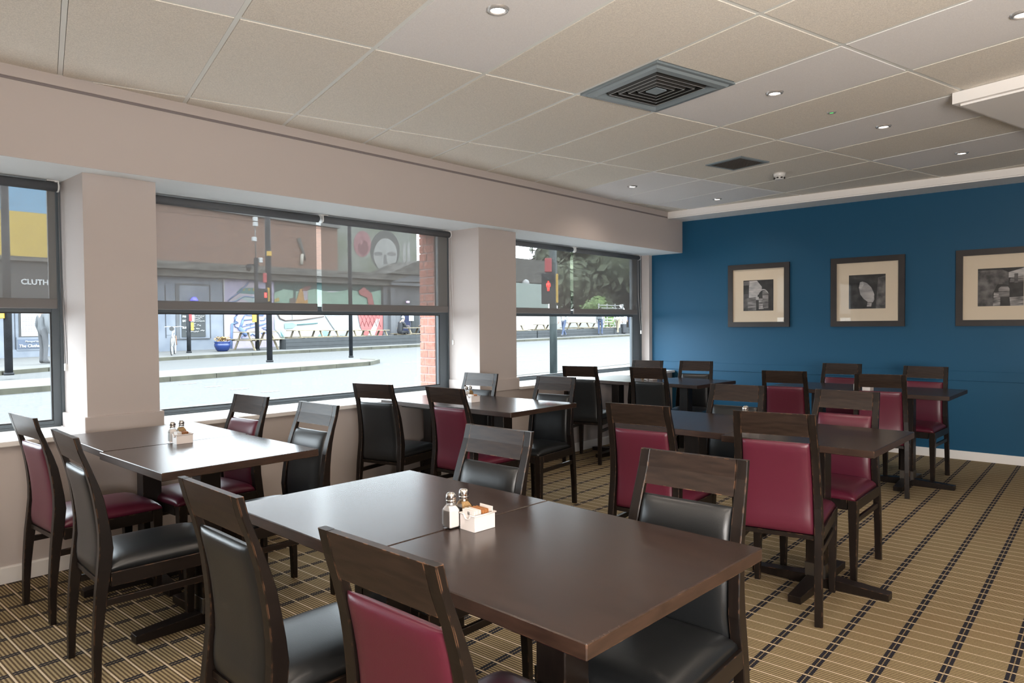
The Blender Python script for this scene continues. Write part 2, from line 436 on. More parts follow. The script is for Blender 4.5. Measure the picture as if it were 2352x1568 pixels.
# ------------------------------------------------------------------ windows
def window(n, a, b_):
    o = empty('window_%d' % n, (0, 0, 0)); o['kind'] = 'structure'
    y0, y1 = YF, YF + 0.05
    rs = (0.056, 0.105, 0.18)[n - 1]
    mb = MB(); mb.box((b_ - rs, y0, 0.728), (b_, y1, ZS - .001)); mb.box((b_ - 0.016, y0 - .012, 0.728), (b_ - .0005, y0 - .0005, ZS - .001)); part('frame_stile', mb, M_frame, o)
    mb = MB(); mb.box((a, y0, 0.728), (a + 0.09, y1, ZS - .001)); part('frame_stile', mb, M_frame, o)
    mb = MB(); mb.box((a + .0905, y0, 0.728), (b_ - rs - .0005, y1, 0.762)); mb.box((a + .0905, y0 - .006, 0.728), (b_ - rs - .0005, y0 - .0005, 0.742)); part('bottom_rail', mb, M_frame, o)
    mb = MB(); mb.box((a + .0905, y0, 2.118), (b_ - rs - .0005, y1, ZS - .001)); part('top_rail', mb, M_frame, o)
    mb = MB(); mb.box((a + .0905, y0, 1.394), (b_ - rs - .0005, y1, 1.442)); part('transom', mb, M_frame, o)
    mb = MB()
    for za, zb in ((0.762, 0.770), (1.386, 1.394), (1.442, 1.450)): mb.box((a + .0905, y0 + .004, za), (b_ - rs - .0005, y0 + .02, zb))
    mb.box((b_ - rs - .008, y0 + .004, .770), (b_ - rs - .0005, y0 + .02, 1.386)); mb.box((b_ - rs - .008, y0 + .004, 1.45), (b_ - rs - .0005, y0 + .02, 2.10))
    part('gasket', mb, M_gasket, o)
    for za, zb in ((0.762, 1.394), (1.442, 2.10)):
        mb = MB(); mb.quad([(a + .09, y0 + .025, za), (b_ - rs, y0 + .025, za), (b_ - rs, y0 + .025, zb), (a + .09, y0 + .025, zb)])
        part('pane', mb, M_glass, o)
for i, (a, b_) in enumerate(WINS): window(i + 1, a, b_)
for a, b_ in WINS:                                    # daylight portals in the window openings
    ld = bpy.data.lights.new('portal', 'AREA'); ld.shape = 'RECTANGLE'; ld.size = b_ - a; ld.size_y = ZS - .73
    ld.cycles.is_portal = True
    po = bpy.data.objects.new('portal', ld); COL.objects.link(po)
    po.location = ((a + b_) / 2, YF + .12, (ZS + .73) / 2); po.rotation_euler = (math.radians(-90), 0, 0)

# ------------------------------------------------------------------ roller blinds
def blind(a, b_, label, chain=None, brackets=(), beads=False):
    t = empty('roller_blind', ((a + b_) / 2, YF - .045, 2.114)); w2 = (b_ - a) / 2
    tag(t, label, 'blind', 'roller blinds half way down the windows')
    mb = MB(); mb.tube([(-w2, 0, 0), (w2, 0, 0)], 0.027, 18); part('roller_tube', mb, M_roller, t)
    mb = MB(); mb.quad([(-w2 + .004, .022, -.012), (w2 - .004, .022, -.012), (w2 - .004, .022, -.642), (-w2 + .004, .022, -.642)]); part('fabric', mb, M_blind, t)
    mb = MB(); mb.box((-w2 + .003, .014, -.700), (w2 - .003, .030, -.642), bev=0.004); part('hem_bar', mb, M_blindhem, t)
    for s in brackets:
        x = w2 * s
        mb = MB(); mb.box((x - .012 * 1, -.012, .026), (x + .012, .035, .0355)); mb.cbox((x + s * .004, 0, .004), (.006, .058, .05), bev=0.002)
        mb.tube([(x + s * .0005, 0, 0), (x + s * .009, 0, 0)], 0.0295, 18)
        mb.box((x - s * .05 if s > 0 else x, -.01, .030), (x if s > 0 else x + .05, .03, .0355)); part('bracket', mb, M_plastic, t)
    if chain:
        x = w2 + .012; zb = chain
        mb = MB()
        for yo in (-.020, .012):
            pts = [(x, yo, 0.0), (x + .002, yo, zb * .5), (x + .010 + (.006 if yo < 0 else 0), yo * .5 - .02, zb)]
            if beads:
                for q in range(120):
                    tq = q / 119.0; p = Vector(pts[0]).lerp(Vector(pts[1]), min(1, tq * 2)) if tq < .5 else Vector(pts[1]).lerp(Vector(pts[2]), tq * 2 - 1)
                    mb.cbox(p, (.0035, .0035, .0065))
                mb.tube(pts, .0012, 5)
            else: mb.tube(pts, .0018, 6)
        part('pull_chain', mb, M_chain if beads else M_plastic, t)
        mb = MB(); mb.cbox((x + .012, -.02, zb - .02), (.022, .02, .045), bev=.004); part('chain_tensioner', mb, M_plastic, t)
    return t
blind(-1.45, 1.250, 'grey screen roller blind on the left edge window with black beaded chain', -1.02, (1,), True)
blind(1.70, 2.972, 'grey screen roller blind on left half of middle window before the brick building')
blind(3.006, 4.318, 'grey screen roller blind on right half of middle window with long white chain', -.95, (1, -1))
blind(4.90, 6.142, 'grey screen roller blind beside the second pillar with red signal showing through')
blind(6.190, 7.500, 'grey screen roller blind next to the blue wall with short white chain', -.90, (1, -1))

# ------------------------------------------------------------------ ceiling fittings
def downlight(x, y, label, lit=True):
    t = empty('downlight', (x, y, ZC)); tag(t, label, 'downlight', 'recessed ceiling downlights')
    mb = MB(); mb.lathe([(.030, -.001), (.033, -.010), (.044, -.007), (.048, .0)], n=28, cap=False); part('bezel', mb, M_ring, t)
    mb = MB(); mb.lathe([(.0005, -.004), (.030, -.004), (.030, -.001)], n=24, cap=False); part('lamp', mb, M_lamp, t)
def spot(x, y, k=1.0):
    ld = bpy.data.lights.new('downlight_beam', 'SPOT'); ld.energy = LAMP_W * k; ld.color = LAMP_COL
    ld.spot_size = math.radians(150); ld.spot_blend = 0.9; ld.shadow_soft_size = 0.035
    o = bpy.data.objects.new('downlight_beam', ld); COL.objects.link(o); o.location = (x, y, ZC - .02)
names = ['lit ceiling downlight nearest the top edge, above the nearest tables', 'lit ceiling downlight just right of the large square diffuser',
 'lit ceiling downlight in the middle of the row left of the dropped box', 'lit ceiling downlight farthest along the row, close to the blue wall',
 'lit ceiling downlight cut by the right picture edge above the dropped box', 'lit ceiling downlight over the far window tables, left of the pair there',
 'lit ceiling downlight in the far corner beside the white beam']
for (x, y), n in zip(DOWN, names): downlight(x, y, n); spot(x, y)
for x, y in DOWN_BACK: spot(x, y, 1.15)

t = empty('ceiling_sensor', (4.586, 1.46, ZC)); tag(t, 'small round ceiling sensor with a green light between two downlights', 'sensor')
mb = MB(); mb.lathe([(.012, -.004), (.016, -.007), (.025, -.005), (.028, 0)], n=20, cap=False); part('bezel', mb, M_ring, t)
mb = MB(); mb.lathe([(.0005, -.003), (.014, -.003)], n=16, cap=False); part('indicator', mb, M_green, t)

t = empty('smoke_detector', (6.127, 2.384, ZC)); tag(t, 'white smoke detector on the ceiling beside the small vent grille', 'smoke detector')
mb = MB(); mb.lathe([(.052, 0), (.052, -.012), (.048, -.030), (.046, -.032)], n=24); part('base', mb, M_plastic, t)
mb = MB(); mb.lathe([(.045, -.0325), (.043, -.036), (.036, -.052), (.026, -.056), (.0005, -.056)], n=24, cap=False); part('chamber', mb, M_plastic, t)
for q in range(8):
    a = q * PI / 4
    mb = MB(); mb.cbox((.0405 * math.cos(a), .0405 * math.sin(a), -.044), (.016, .016, .009), Matrix.Translation((.0405*math.cos(a), .0405*math.sin(a), -.044)) @ Matrix.Rotation(a, 4, 'Z') @ Matrix.Translation((-.0405*math.cos(a), -.0405*math.sin(a), .044))); part('slot', mb, M_ventin, t)

t = empty('ceiling_diffuser', (VENT_C.x, VENT_C.y, ZC), GA); tag(t, 'large square grey four-way air diffuser with stepped blades in the ceiling', 'vent')
hw = .298
mb = MB()
def ring(mb, r0, z0, r1, z1):
    for q in range(4):
        a = q * PI / 2; R_ = Matrix.Rotation(a, 3, 'Z')
        mb.quad([R_ @ Vector(p) for p in ((-r0, -r0, z0), (r0, -r0, z0), (r1, -r1, z1), (-r1, -r1, z1))])
ring(mb, hw, .012, hw, -.006); ring(mb, hw, -.006, hw - .022, -.006); ring(mb, hw - .022, -.006, hw - .03, -.018); ring(mb, hw - .03, -.018, hw - .062, -.022); ring(mb, hw - .062, -.022, hw - .066, .02)
part('frame', mb, M_vent, t)
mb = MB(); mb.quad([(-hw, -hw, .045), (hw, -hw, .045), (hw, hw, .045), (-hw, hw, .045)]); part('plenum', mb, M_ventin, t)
for q, r0 in enumerate((.195, .157, .119, .081)):
    mb = MB(); ring(mb, r0 + .016, .034, r0 - .012, -.014); ring(mb, r0 - .012, -.014, r0 - .016, -.014); ring(mb, r0 - .016, -.014, r0 + .010, .034)
    bl = part('blade', mb, M_ventblade, t)
    mb = MB(); ring(mb, r0 - .009, -.0145, r0 - .015, -.0145); part('blade_lip', mb, M_ventlip, bl)
mb = MB(); mb.box((-.040, -.040, -.015), (.040, .040, -.008)); part('centre_plate', mb, M_vent, t)

t = empty('vent_grille', (5.496, 2.485, ZC), GA); tag(t, 'small square egg crate vent grille in the ceiling beyond the diffuser', 'vent')
mb = MB(); ring(mb, .178, .0, .176, -.008); ring(mb, .176, -.008, .150, -.010); ring(mb, .150, -.010, .150, .02)
part('frame', mb, M_vent, t)
mb = MB(); mb.quad([(-.15, -.15, -.0005), (.15, -.15, -.0005), (.15, .15, -.0005), (-.15, .15, -.0005)]); part('backing', mb, M_ventin, t)
mb = MB()
for q in range(-9, 10): mb.box((q * .0155 - .001, -.149, -.009), (q * .0155 + .001, .149, -.001)); mb.box((-.149, q * .0155 - .001, -.0088), (.149, q * .0155 + .001, -.0012))
o = part('egg_crate_core', mb, mat('core_metal', (.07, .06, .05), .5), t); o['kind'] = 'stuff'

# ------------------------------------------------------------------ pictures on the blue wall
def pmat(name, fn):
    m = bpy.data.materials.new(name); m.use_nodes = True; nt = m.node_tree; b = nt.nodes['Principled BSDF']
    b.inputs['Roughness'].default_value = .5
    n = nt.nodes.new('ShaderNodeTexNoise'); n.inputs['Scale'].default_value = fn[2]; n.inputs['Detail'].default_value = 8
    tc = nt.nodes.new('ShaderNodeTexCoord'); mp = nt.nodes.new('ShaderNodeMapping'); mp.inputs['Scale'].default_value = fn[3]
    nt.links.new(tc.outputs['Object'], mp.inputs['Vector']); nt.links.new(mp.outputs['Vector'], n.inputs['Vector'])
    r = nt.nodes.new('ShaderNodeValToRGB'); r.color_ramp.elements[0].color = (*[fn[0]]*3, 1); r.color_ramp.elements[1].color = (fn[1], fn[1]*.94, fn[1]*.92, 1)
    r.color_ramp.elements[0].position = .35; r.color_ramp.elements[1].position = .68
    nt.links.new(n.outputs['Fac'], r.inputs['Fac']); nt.links.new(r.outputs['Color'], b.inputs['Base Color'])
    return m
P_dark = pmat('print_dark_stone', (.006, .035, 18, (1, 1, 1)))
P_mid = pmat('print_mid_stone', (.03, .16, 16, (1, 1, 1)))
P_lite = pmat('print_pale_stone', (.28, .55, 9, (1, .4, 6)))
P_water = pmat('print_rippled_water', (.04, .45, 9, (1, 1, 9)))
P_course = pmat('print_stone_courses', (.04, .30, 7, (1, .6, 8)))
def picture(yl, yr, label, draw):
    cy = (yl + yr) / 2; w2 = (yl - yr) / 2
    t = empty('framed_picture', (XW, cy, 1.606), PI / 2); tag(t, label, 'picture', 'framed photographs on the blue wall')
    # local x runs to the left in the picture (world +Y); local y points into the wall... built in wall coordinates
    hh = .353
    fw_ = .056
    P = [(-w2, -hh), (w2, -hh), (w2, hh), (-w2, hh)]; Q = [(-w2 + fw_, -hh + fw_), (w2 - fw_, -hh + fw_), (w2 - fw_, hh - fw_), (-w2 + fw_, hh - fw_)]
    for q in range(4):
        a, b_ = P[q], P[(q+1) % 4]; c, d = Q[(q+1) % 4], Q[q]
        s = .0006
        mb = MB(); mb.prism([a, b_, c, d], .0005, .030); part('frame_side', mb, M_pframe, t)
    mb = MB(); mb.box((-w2 + fw_, .002, -hh + fw_), (w2 - fw_, .012, hh - fw_)); part('mount', mb, M_mount, t)
    mb = MB(); mb.quad([(-w2 + fw_, .018, -hh + fw_), (w2 - fw_, .018, -hh + fw_), (w2 - fw_, .018, hh - fw_), (-w2 + fw_, .018, hh - fw_)]); part('glass', mb, M_pglass, t)
    pr_ = MB(); pr_.box((-.172, .0122, -.172), (.172, .0128, .172)); ph = part('photograph', pr_, P_dark, t)
    z = [.0130]
    def shape(pts, m, name):
        mb = MB(); mb.prism([(-(u - .5) * .344, (v - .5) * .344) for u, v in pts], z[0], z[0] + .0003); z[0] += .0004
        o = link(name, mb.mesh(name, m), ph)
    draw(shape)
    return t
def arc(cx, cy, rx, ry, a0, a1, n=14): return [(cx + rx * math.cos(math.radians(a0 + (a1 - a0) * k / n)), cy + ry * math.sin(math.radians(a0 + (a1 - a0) * k / n))) for k in range(n + 1)]
def d1(sh):
    sh([(0, 0), (.16, 0), (.16, .55), (0, .55)], P_mid, 'water_edge')
    sh([(.18, .35), (.20, .98), (.46, .98), (.62, .78), (.62, .35)], P_lite, 'pier_shaft')
    sh([(.16, .0), (.14, .42), (.42, .45), (.44, 0)], P_course, 'pier_foot')
    sh([(.52, .05), (.52, .4), (.68, .42), (.68, .05)], P_water, 'water_gleam')
    sh(arc(.67, .45, .19, .22, 0, 180) + [(.52, .45), (.52, .40), (.86, .40)], P_dark, 'arch_opening')
    sh(arc(.67, .45, .19, .25, 20, 160) + arc(.67, .45, .16, .21, 160, 20), P_lite, 'arch_ring')
    sh([(.66, .08), (.64, .62), (.72, .66), (.84, .55), (.84, .08)], P_course, 'second_pier')
    for q in range(4): sh([(.02 + q * .045, .84), (.035 + q * .045, .97), (.05 + q * .045, .97), (.035 + q * .045, .84)], P_lite, 'railing')
def d2(sh):
    sh([(.74, 0), (1, 0), (1, .95), (.80, .9)], P_mid, 'stone_wall')
    sh([(.28, .62), (.31, .78), (.38, .80), (.50, .75), (.62, .62), (.69, .45), (.70, .26), (.66, .18), (.55, .18), (.42, .28), (.32, .42)], pmat('print_pale_river', (.22, .42, 6, (1, 1, 3))), 'river_opening')
    sh([(.28, .62), (.31, .78), (.38, .80), (.42, .72), (.34, .56)], P_lite, 'sky_patch')
    sh([(.64, .22), (.67, .46), (.70, .42), (.69, .22)], P_lite, 'bright_rim')
    sh([(.50, .06), (.52, .2), (.64, .2), (.62, .06)], P_water, 'water_gleam')
def d3(sh):
    sh([(0, 0), (0, .95), (.55, .95), (.45, .6), (.34, .35), (.34, 0)], P_mid, 'stone_pier')
    sh([(.55, .95), (.68, .88), (.68, .55), (.45, .58)], P_mid, 'arch_stone')
    sh([(.68, .88), (1, .98), (1, .78), (.68, .74)], P_lite, 'sky_patch')
    sh([(.70, .62), (.72, .74), (1, .78), (1, .62)], P_course, 'bridge_parapet')
    sh([(.80, .6), (.80, .84), (.88, .84), (.88, .6)], P_mid, 'bridge_post')
    sh([(.34, 0), (.36, .36), (.50, .36), (.50, 0)], P_water, 'water_gleam')
    sh([(.47, .24), (.46, .46), (.52, .52), (.66, .52), (.70, .45), (.70, .24)], P_course, 'second_pier')
    sh([(.72, 0), (.70, .22), (1, .24), (1, 0)], P_water, 'rippled_water')
picture(3.576, 2.876, 'leftmost framed photograph on blue wall showing pale stone bridge piers', d1)
picture(2.445, 1.753, 'middle framed photograph on blue wall showing a pale curved opening in dark', d2)
picture(1.325, 0.637, 'rightmost framed photograph cut by the picture edge, piers standing in water', d3)


# ------------------------------------------------------------------ tables
TW, TD = 0.70, 0.69
def make_table():
    t = empty('dining_table')
    mb = MB(); mb.box((-TW/2, -TD/2, .718), (TW/2, TD/2, .75), bev=.0022)
    o = part('table_top', mb, [M_table, M_tedge], t)
    for p in o.data.polygons:
        if abs(p.normal.z) < .5: p.material_index = 1
    mb = MB(); mb.box((-.16, -.16, .703), (.16, .16, .7178)); part('mounting_plate', mb, M_wood, t)
    mb = MB(); mb.box((-.046, -.046, .045), (.046, .046, .7028), bev=.003); part('column', mb, M_wood, t)
    mb = MB(); mb.box((-.049, -.049, .046), (.049, .049, .115), bev=.002); part('column_collar', mb, M_metal, t)
    for q in range(4):
        R_ = Matrix.Rotation(q * PI / 2, 4, 'Z')
        P = [(.03, -.040, 0), (.325, -.030, 0), (.325, .030, 0), (.03, .040, 0), (.03, -.040, .052), (.325, -.030, .034), (.325, .030, .034), (.03, .040, .052)]
        mb = MB(); mb.hexa(P, R_, .002); part('base_foot', mb, M_wood, t)
    return t
TAB = [  # x, y, turn, drop, label
 (1.325, 1.043, -1.5, 0, 'nearest dark wood table in the foreground, half under the salt shakers'),
 (1.345, 1.738, -1.5, 0, 'dark wood table joined behind the nearest one, shining with window light'),
 (1.396, 3.085, 0, 0, 'left dark wood table standing out from the first pillar, nearer half of its pair'),
 (1.432, 3.795, -1.5, -.004, 'left dark wood table pushed against the first pillar collar'),
 (3.565, 3.265, 1.0, 0, 'dark wood table by middle window, its corner catching bright light beside a black chair'),
 (3.575, 3.925, 0, -.003, 'dark wood table tight under middle window sill behind the black chair'),
 (6.040, 3.240, -3.5, 0, 'far dark wood table close to the blue wall, right half of the far window pair'),
 (5.995, 3.915, -3.5, 0, 'far dark wood table under the last window, whitened by glare'),
 (3.575, 1.195, 0, 0, 'right middle dark wood table with worn brown edge over burgundy chairs'),
 (3.625, 1.888, 0, 0, 'dark wood table behind the burgundy chair, left half of right middle pair'),
 (6.255, 1.400, 0, 0, 'far right dark wood table, its corner nearest the right picture edge'),
 (6.260, 2.092, 0, 0, 'far right dark wood table before the blue wall, left half of its pair'),
]
PED = [0, 0, -0.018, -0.032, -0.057, -0.135, 0, -0.09, 0, 0, 0, 0]              # how far the pedestal sits from under the middle of the top
t0 = make_table()
for i, (x, y, a, dz, lb) in enumerate(TAB):
    o = t0 if i == 0 else dup(t0, (0,0,0), 0)
    o.location = (x, y, 0); o.rotation_euler = (0, 0, math.radians(a)); o.scale = (1, 1, 1 + dz / .75)
    if i in (2, 3): o.scale = (.965, .985, 1 + dz / .75)
    if i in (4, 5, 6, 7): o.scale = (1, .948, 1 + dz / .75)
    for ch in o.children:
        if not ch.name.startswith('table_top'): ch.location.x = PED[i]
    tag(o, lb, 'table', 'square pedestal tables set in pairs')

# ------------------------------------------------------------------ chairs (local +x is the way the chair faces)
REAR = [(.912,.0),(.86,.013),(.797,.034),(.734,.050),(.683,.059),(.62,.067),(.56,.0715),(.50,.071),(.425,.064),(.353,.056),(.273,.050),(.192,.045),(.11,.043),(0,.043)]
FRONT = [(.912,.019),(.86,.031),(.797,.054),(.734,.076),(.683,.091),(.62,.102),(.56,.111),(.50,.117),(.425,.108),(.353,.096),(.273,.085),(.192,.076),(.11,.070),(0,.066)]
HALFW = [(.912,.170),(.66,.180),(.4,.190),(0,.194)]
def interp(tab, z):
    for (za, a), (zb, b_) in zip(tab, tab[1:]):
        if za >= z >= zb: return a + (b_ - a) * (za - z) / (za - zb)
    return tab[-1][1] if z < tab[-1][0] else tab[0][1]
PW = .033
def post(s):
    mb = MB(); rows = []
    for z, _ in REAR:
        xr, xf, h = interp(REAR, z), interp(FRONT, z), interp(HALFW, z)
        b_ = .0025
        y0, y1 = s * h, s * (h - PW)
        sg = 1 if y1 > y0 else -1
        rows.append([mb.bm.verts.new(p) for p in ((xr + b_, y0, z), (xr, y0 + sg*b_, z), (xr, y1 - sg*b_, z), (xr + b_, y1, z), (xf - b_, y1, z), (xf, y1 - sg*b_, z), (xf, y0 + sg*b_, z), (xf - b_, y0, z))])
    for a, b2 in zip(rows, rows[1:]):
        for k in range(8): mb.bm.faces.new((a[k], a[(k+1)%8], b2[(k+1)%8], b2[k]))
    mb.bm.faces.new(rows[0]); mb.bm.faces.new(rows[-1][::-1])
    return mb
def slab_between(z1, z0, inset, n=4):                # board between the posts, following their curve
    mb = MB(); rows = []
    for k in range(n + 1):
        z = z1 + (z0 - z1) * k / n
        h = interp(HALFW, z) - PW - .0006
        xr, xf = interp(REAR, z) + inset, interp(FRONT, z) - inset
        rows.append([mb.bm.verts.new(p) for p in ((xr, -h, z), (xr, h, z), (xf, h, z), (xf, -h, z))])
    for a, b2 in zip(rows, rows[1:]):
        for k in range(4): mb.bm.faces.new((a[k], a[(k+1)%4], b2[(k+1)%4], b2[k]))
    mb.bm.faces.new(rows[0]); mb.bm.faces.new(rows[-1][::-1])
    return mb
def cosgrid(n): return [-math.cos(PI * k / n) for k in range(n + 1)]
def pad():
    mb = MB(); z1, z0 = .783, .382
    us = cosgrid(12); vs_ = cosgrid(14)
    def surf(side):
        def fn(u, v):
            z = (z1 + z0) / 2 + v * (z1 - z0) / 2
            h = interp(HALFW, z) - PW - .0015
            mid = (interp(REAR, max(z, .44)) + interp(FRONT, max(z, .44))) / 2
            k = max(0.0, (1 - abs(u) ** 7) * (1 - abs(v) ** 9)) ** .45
            th = (.0235 if side > 0 else -.0195) * k
            return (mid + th + side * .002, u * h, z)
        return fn
    V1 = mb.grid(surf(1), us, vs_); V2 = mb.grid(surf(-1), us, vs_)
    n, m = len(us) - 1, len(vs_) - 1
    def strip(a, b2):
        for i in range(len(a) - 1): mb.bm.faces.new((a[i], a[i+1], b2[i+1], b2[i]))
    strip(V1[0], V2[0]); strip(V1[n], V2[n]); strip([r[0] for r in V1], [r[0] for r in V2]); strip([r[m] for r in V1], [r[m] for r in V2])
    return mb
def seat():
    mb = MB(); x0, x1 = .098, .535
    us = cosgrid(14); vs_ = cosgrid(14)
    def fn(u, v):
        fx = (u + 1) / 2
        hw_ = .180 + .006 * fx
        k = max(0.0, (1 - abs(u) ** 6) * (1 - abs(v) ** 6)) ** .38
        return (x0 + (x1 - x0) * fx, v * hw_, .414 + .046 * k + .008 * k * (1 - u*u) * (1 - v*v))
    V = mb.grid(fn, us, vs_)
    n = len(us) - 1
    per = [V[i][0] for i in range(n)] + [V[n][j] for j in range(n)] + [V[i][n] for i in range(n, 0, -1)] + [V[0][j] for j in range(n, 0, -1)]
    mb.bm.faces.new(per[::-1])
    return mb
def make_chair(leather):
    t = empty('dining_chair')
    for s in (1, -1): part('back_leg', post(s), M_wood, t)
    part('top_rail', slab_between(.9115, .812, .0008), M_rail, t)
    part('back_pad', pad(), leather, t)
    part('seat_cushion', seat(), leather, t)
    fr = empty_mesh_frame = MB()
    for s in (1, -1): fr.box((.105, min(s*.192, s*.170), .362), (.483, max(s*.192, s*.170), .4135), bev=.0015)
    fr.box((.510, -.146, .362), (.530, .146, .4135), bev=.0015); fr.box((.075, -.152, .362), (.095, .152, .381))
    part('seat_frame', fr, M_wood, t)
    for s in (1, -1):
        P = []
        for z, w0, xo in ((0, .027, .508), (.4138, .045, .508)):
            yc = s * .172 if z else s * .174
            P += [(xo - w0/2, yc - w0/2, z), (xo + w0/2, yc - w0/2, z), (xo + w0/2, yc + w0/2, z), (xo - w0/2, yc + w0/2, z)]
        mb = MB(); mb.hexa(P, None, .002); part('front_leg', mb, M_wood, t)
        mb = MB(); mb.box((.088, s*.176 - .008, .292), (.488, s*.176 + .008, .318), bev=.0015); part('side_stretcher', mb, M_wood, t)
    return t
blk = make_chair(M_black); red = make_chair(M_red)
CH = [  # kind, x, y, angle of the top rail, facing away(1)/towards(-1) the camera, label
 ('k', .752, 1.694, -91.5, 1, 'black chair in the left foreground, its back to us, cut by the bottom edge'),
 ('r', .741, 1.011, -89.6, 1, 'burgundy chair in front of everything, its scuffed top rail before the nearest table'),
 ('k', 1.927, 1.808, -90.2, -1, 'black chair facing us behind the salt and pepper of the nearest table'),
 ('k', 1.906, .996, -88.0, -1, 'black chair facing us at right end of nearest table, top rail shining'),
 ('r', .835, 3.728, -87.5, 1, 'burgundy chair at far left edge, seen from its side against the wall'),
 ('k', .790, 2.965, -93, 1, 'black chair at left, side on, with a scratched seat and legs fully visible'),
 ('r', 1.955, 3.76, -86, -1, 'burgundy chair facing us under the middle window behind the left tables'),
 ('k', 1.965, 3.09, -89, -1, 'black chair facing us at the end of the left tables, against the beige wall'),
 ('k', 2.83, 3.833, -77, 1, 'black chair with its back to us right below the middle window sill'),
 ('r', 2.926, 3.227, -88.6, 1, 'burgundy chair with its back to us at the table by the middle window'),
 ('k', 4.02, 3.97, -84.3, -1, 'black chair facing us in front of the second pillar'),
 ('k', 4.09, 3.255, -83.4, -1, 'black chair facing us right of second pillar, front and legs in plain view'),
 ('k', 5.205, 3.878, -74, 1, 'black chair seen from behind below the last window beside its pole'),
 ('k', 5.365, 3.255, -82, 1, 'black chair seen from behind in the middle of the far window tables'),
 ('k', 6.45, 3.90, -80.6, -1, 'black chair facing us at the far corner end of the last window'),
 ('k', 6.62, 3.43, -77, -1, 'black chair facing us alone against the brightest part of the blue wall'),
 ('r', 2.882, 1.81, -85, 1, 'burgundy chair back in the middle, behind the shining black chair'),
 ('r', 2.981, 1.187, -79.5, 1, 'large burgundy chair back at right, whole leg standing on the striped carpet'),
 ('k', 4.21, 1.90, -85, -1, 'black chair facing us beyond the right middle tables, near the shaker tops'),
 ('r', 4.215, 1.252, -89, -1, 'burgundy chair facing us at the right middle table with glossy seat'),
 ('r', 5.618, 2.149, -78, 1, 'burgundy chair seen from behind at the left side of the far right tables'),
 ('r', 5.64, 1.45, -78.5, 1, 'burgundy chair seen from behind at the far right table nearest to us'),
 ('r', 6.95, 2.11, -86, -1, 'burgundy chair facing us before the blue wall, left one of the last two'),
 ('r', 6.88, 1.405, -92, -1, 'burgundy chair facing us before the blue wall, rightmost chair of all'),
]
used = set()
for k, x, y, a, sgn, lb in CH:
    root = blk if k == 'k' else red
    ang = math.radians(a + 90) + (0 if sgn > 0 else PI)
    if k in used: o = dup(root, (x, y, 0), ang)
    else:
        o = root; used.add(k); o.location = (x, y, 0); o.rotation_euler = (0, 0, ang)
    tag(o, lb, 'chair', 'high backed dining chairs')

# ------------------------------------------------------------------ salt, pepper and sugar
def shaker(kind):
    t = empty('salt_shaker' if kind == 's' else 'pepper_shaker')
    def sq(w_, z, r=.2):                              # square ring with rounded corners
        pts = []
        for q in range(4):
            for a in (15, 45, 75):
                an = math.radians(a + 90 * q); c = (1 if q in (0, 3) else -1, 1 if q in (0, 1) else -1)
                rr = w_ * r; pts.append((c[0] * (w_ - rr) + rr * math.cos(an), c[1] * (w_ - rr) + rr * math.sin(an), z))
        return pts
    def loft(rows):
        mb = MB(); V = [[mb.bm.verts.new(p) for p in r] for r in rows]
        for a, b_ in zip(V, V[1:]):
            for k in range(12): mb.bm.faces.new((a[k], a[(k+1)%12], b_[(k+1)%12], b_[k]))
        mb.bm.faces.new(V[0][::-1]); mb.bm.faces.new(V[-1]); return mb
    part('glass_body', loft([sq(.0165, 0), sq(.0180, .004), sq(.0178, .050), sq(.0150, .058, .5), sq(.0122, .064, .9), sq(.0118, .070, 1)]), M_bottle, t)
    top = .058 if kind == 's' else .060
    part('contents', loft([sq(.0150, .004), sq(.0163, .007), sq(.0163, .049), sq(.0136, .057, .5), sq(.0110, top + .003, .9)]), M_salt if kind == 's' else M_pepper, t)
    mb = MB(); mb.lathe([(.0132, .070), (.0132, .074), (.0142, .0745), (.0142, .0765), (.0132, .077), (.0132, .079), (.0143, .080), (.0143, .087), (.0125, .093), (.0080, .0965), (.0005, .0972)], n=20, cap=False); part('lid', mb, M_chrome, t)
    return t
def caddy():
    t = empty('sachet_caddy')
    L_, W_, Hh, th = .037, .030, .043, .0025
    mb = MB()
    mb.box((-L_ + .002, -W_ + .002, 0), (L_ - .002, W_ - .002, .003))
    mb.box((-L_, -W_, .0), (L_, -W_ + th, Hh), bev=.0008); mb.box((-L_, W_ - th, .0), (L_, W_, Hh), bev=.0008)
    mb.box((L_ - th, -W_ + th, 0), (L_, W_ - th, Hh), bev=.0008)
    n = 14                                            # end wall with a scooped rim
    for k in range(n):
        ya, yb = -W_ + th + (2*W_ - 2*th) * k / n, -W_ + th + (2*W_ - 2*th) * (k + 1) / n
        def hz(y): return Hh - (math.sqrt(max(0, .0125**2 - y*y)) if abs(y) < .0125 else 0)
        mb.hexa([(-L_, ya, 0), (-L_ + th, ya, 0), (-L_ + th, yb, 0), (-L_, yb, 0), (-L_, ya, hz(ya)), (-L_ + th, ya, hz(ya)), (-L_ + th, yb, hz(yb)), (-L_, yb, hz(yb))])
    part('body', mb, M_ceram, t)
    mb = MB(); e = .0016
    pts = [(-L_ - e, -.0125, Hh), (-L_ - e, -W_ - e, Hh), (L_ + e, -W_ - e, Hh), (L_ + e, W_ + e, Hh), (-L_ - e, W_ + e, Hh), (-L_ - e, .0125, Hh)]
    pts += [(-L_ - e, .0125 * math.cos(a), Hh - .0125 * math.sin(a)) for a in [PI * k / 10 for k in range(1, 10)]] + [pts[0]]
    mb.tube(pts, .0020, 8, cap=False); part('rolled_rim', mb, M_ceram, t)
    return t
C0 = caddy(); S0 = shaker('s'); P0 = shaker('p')
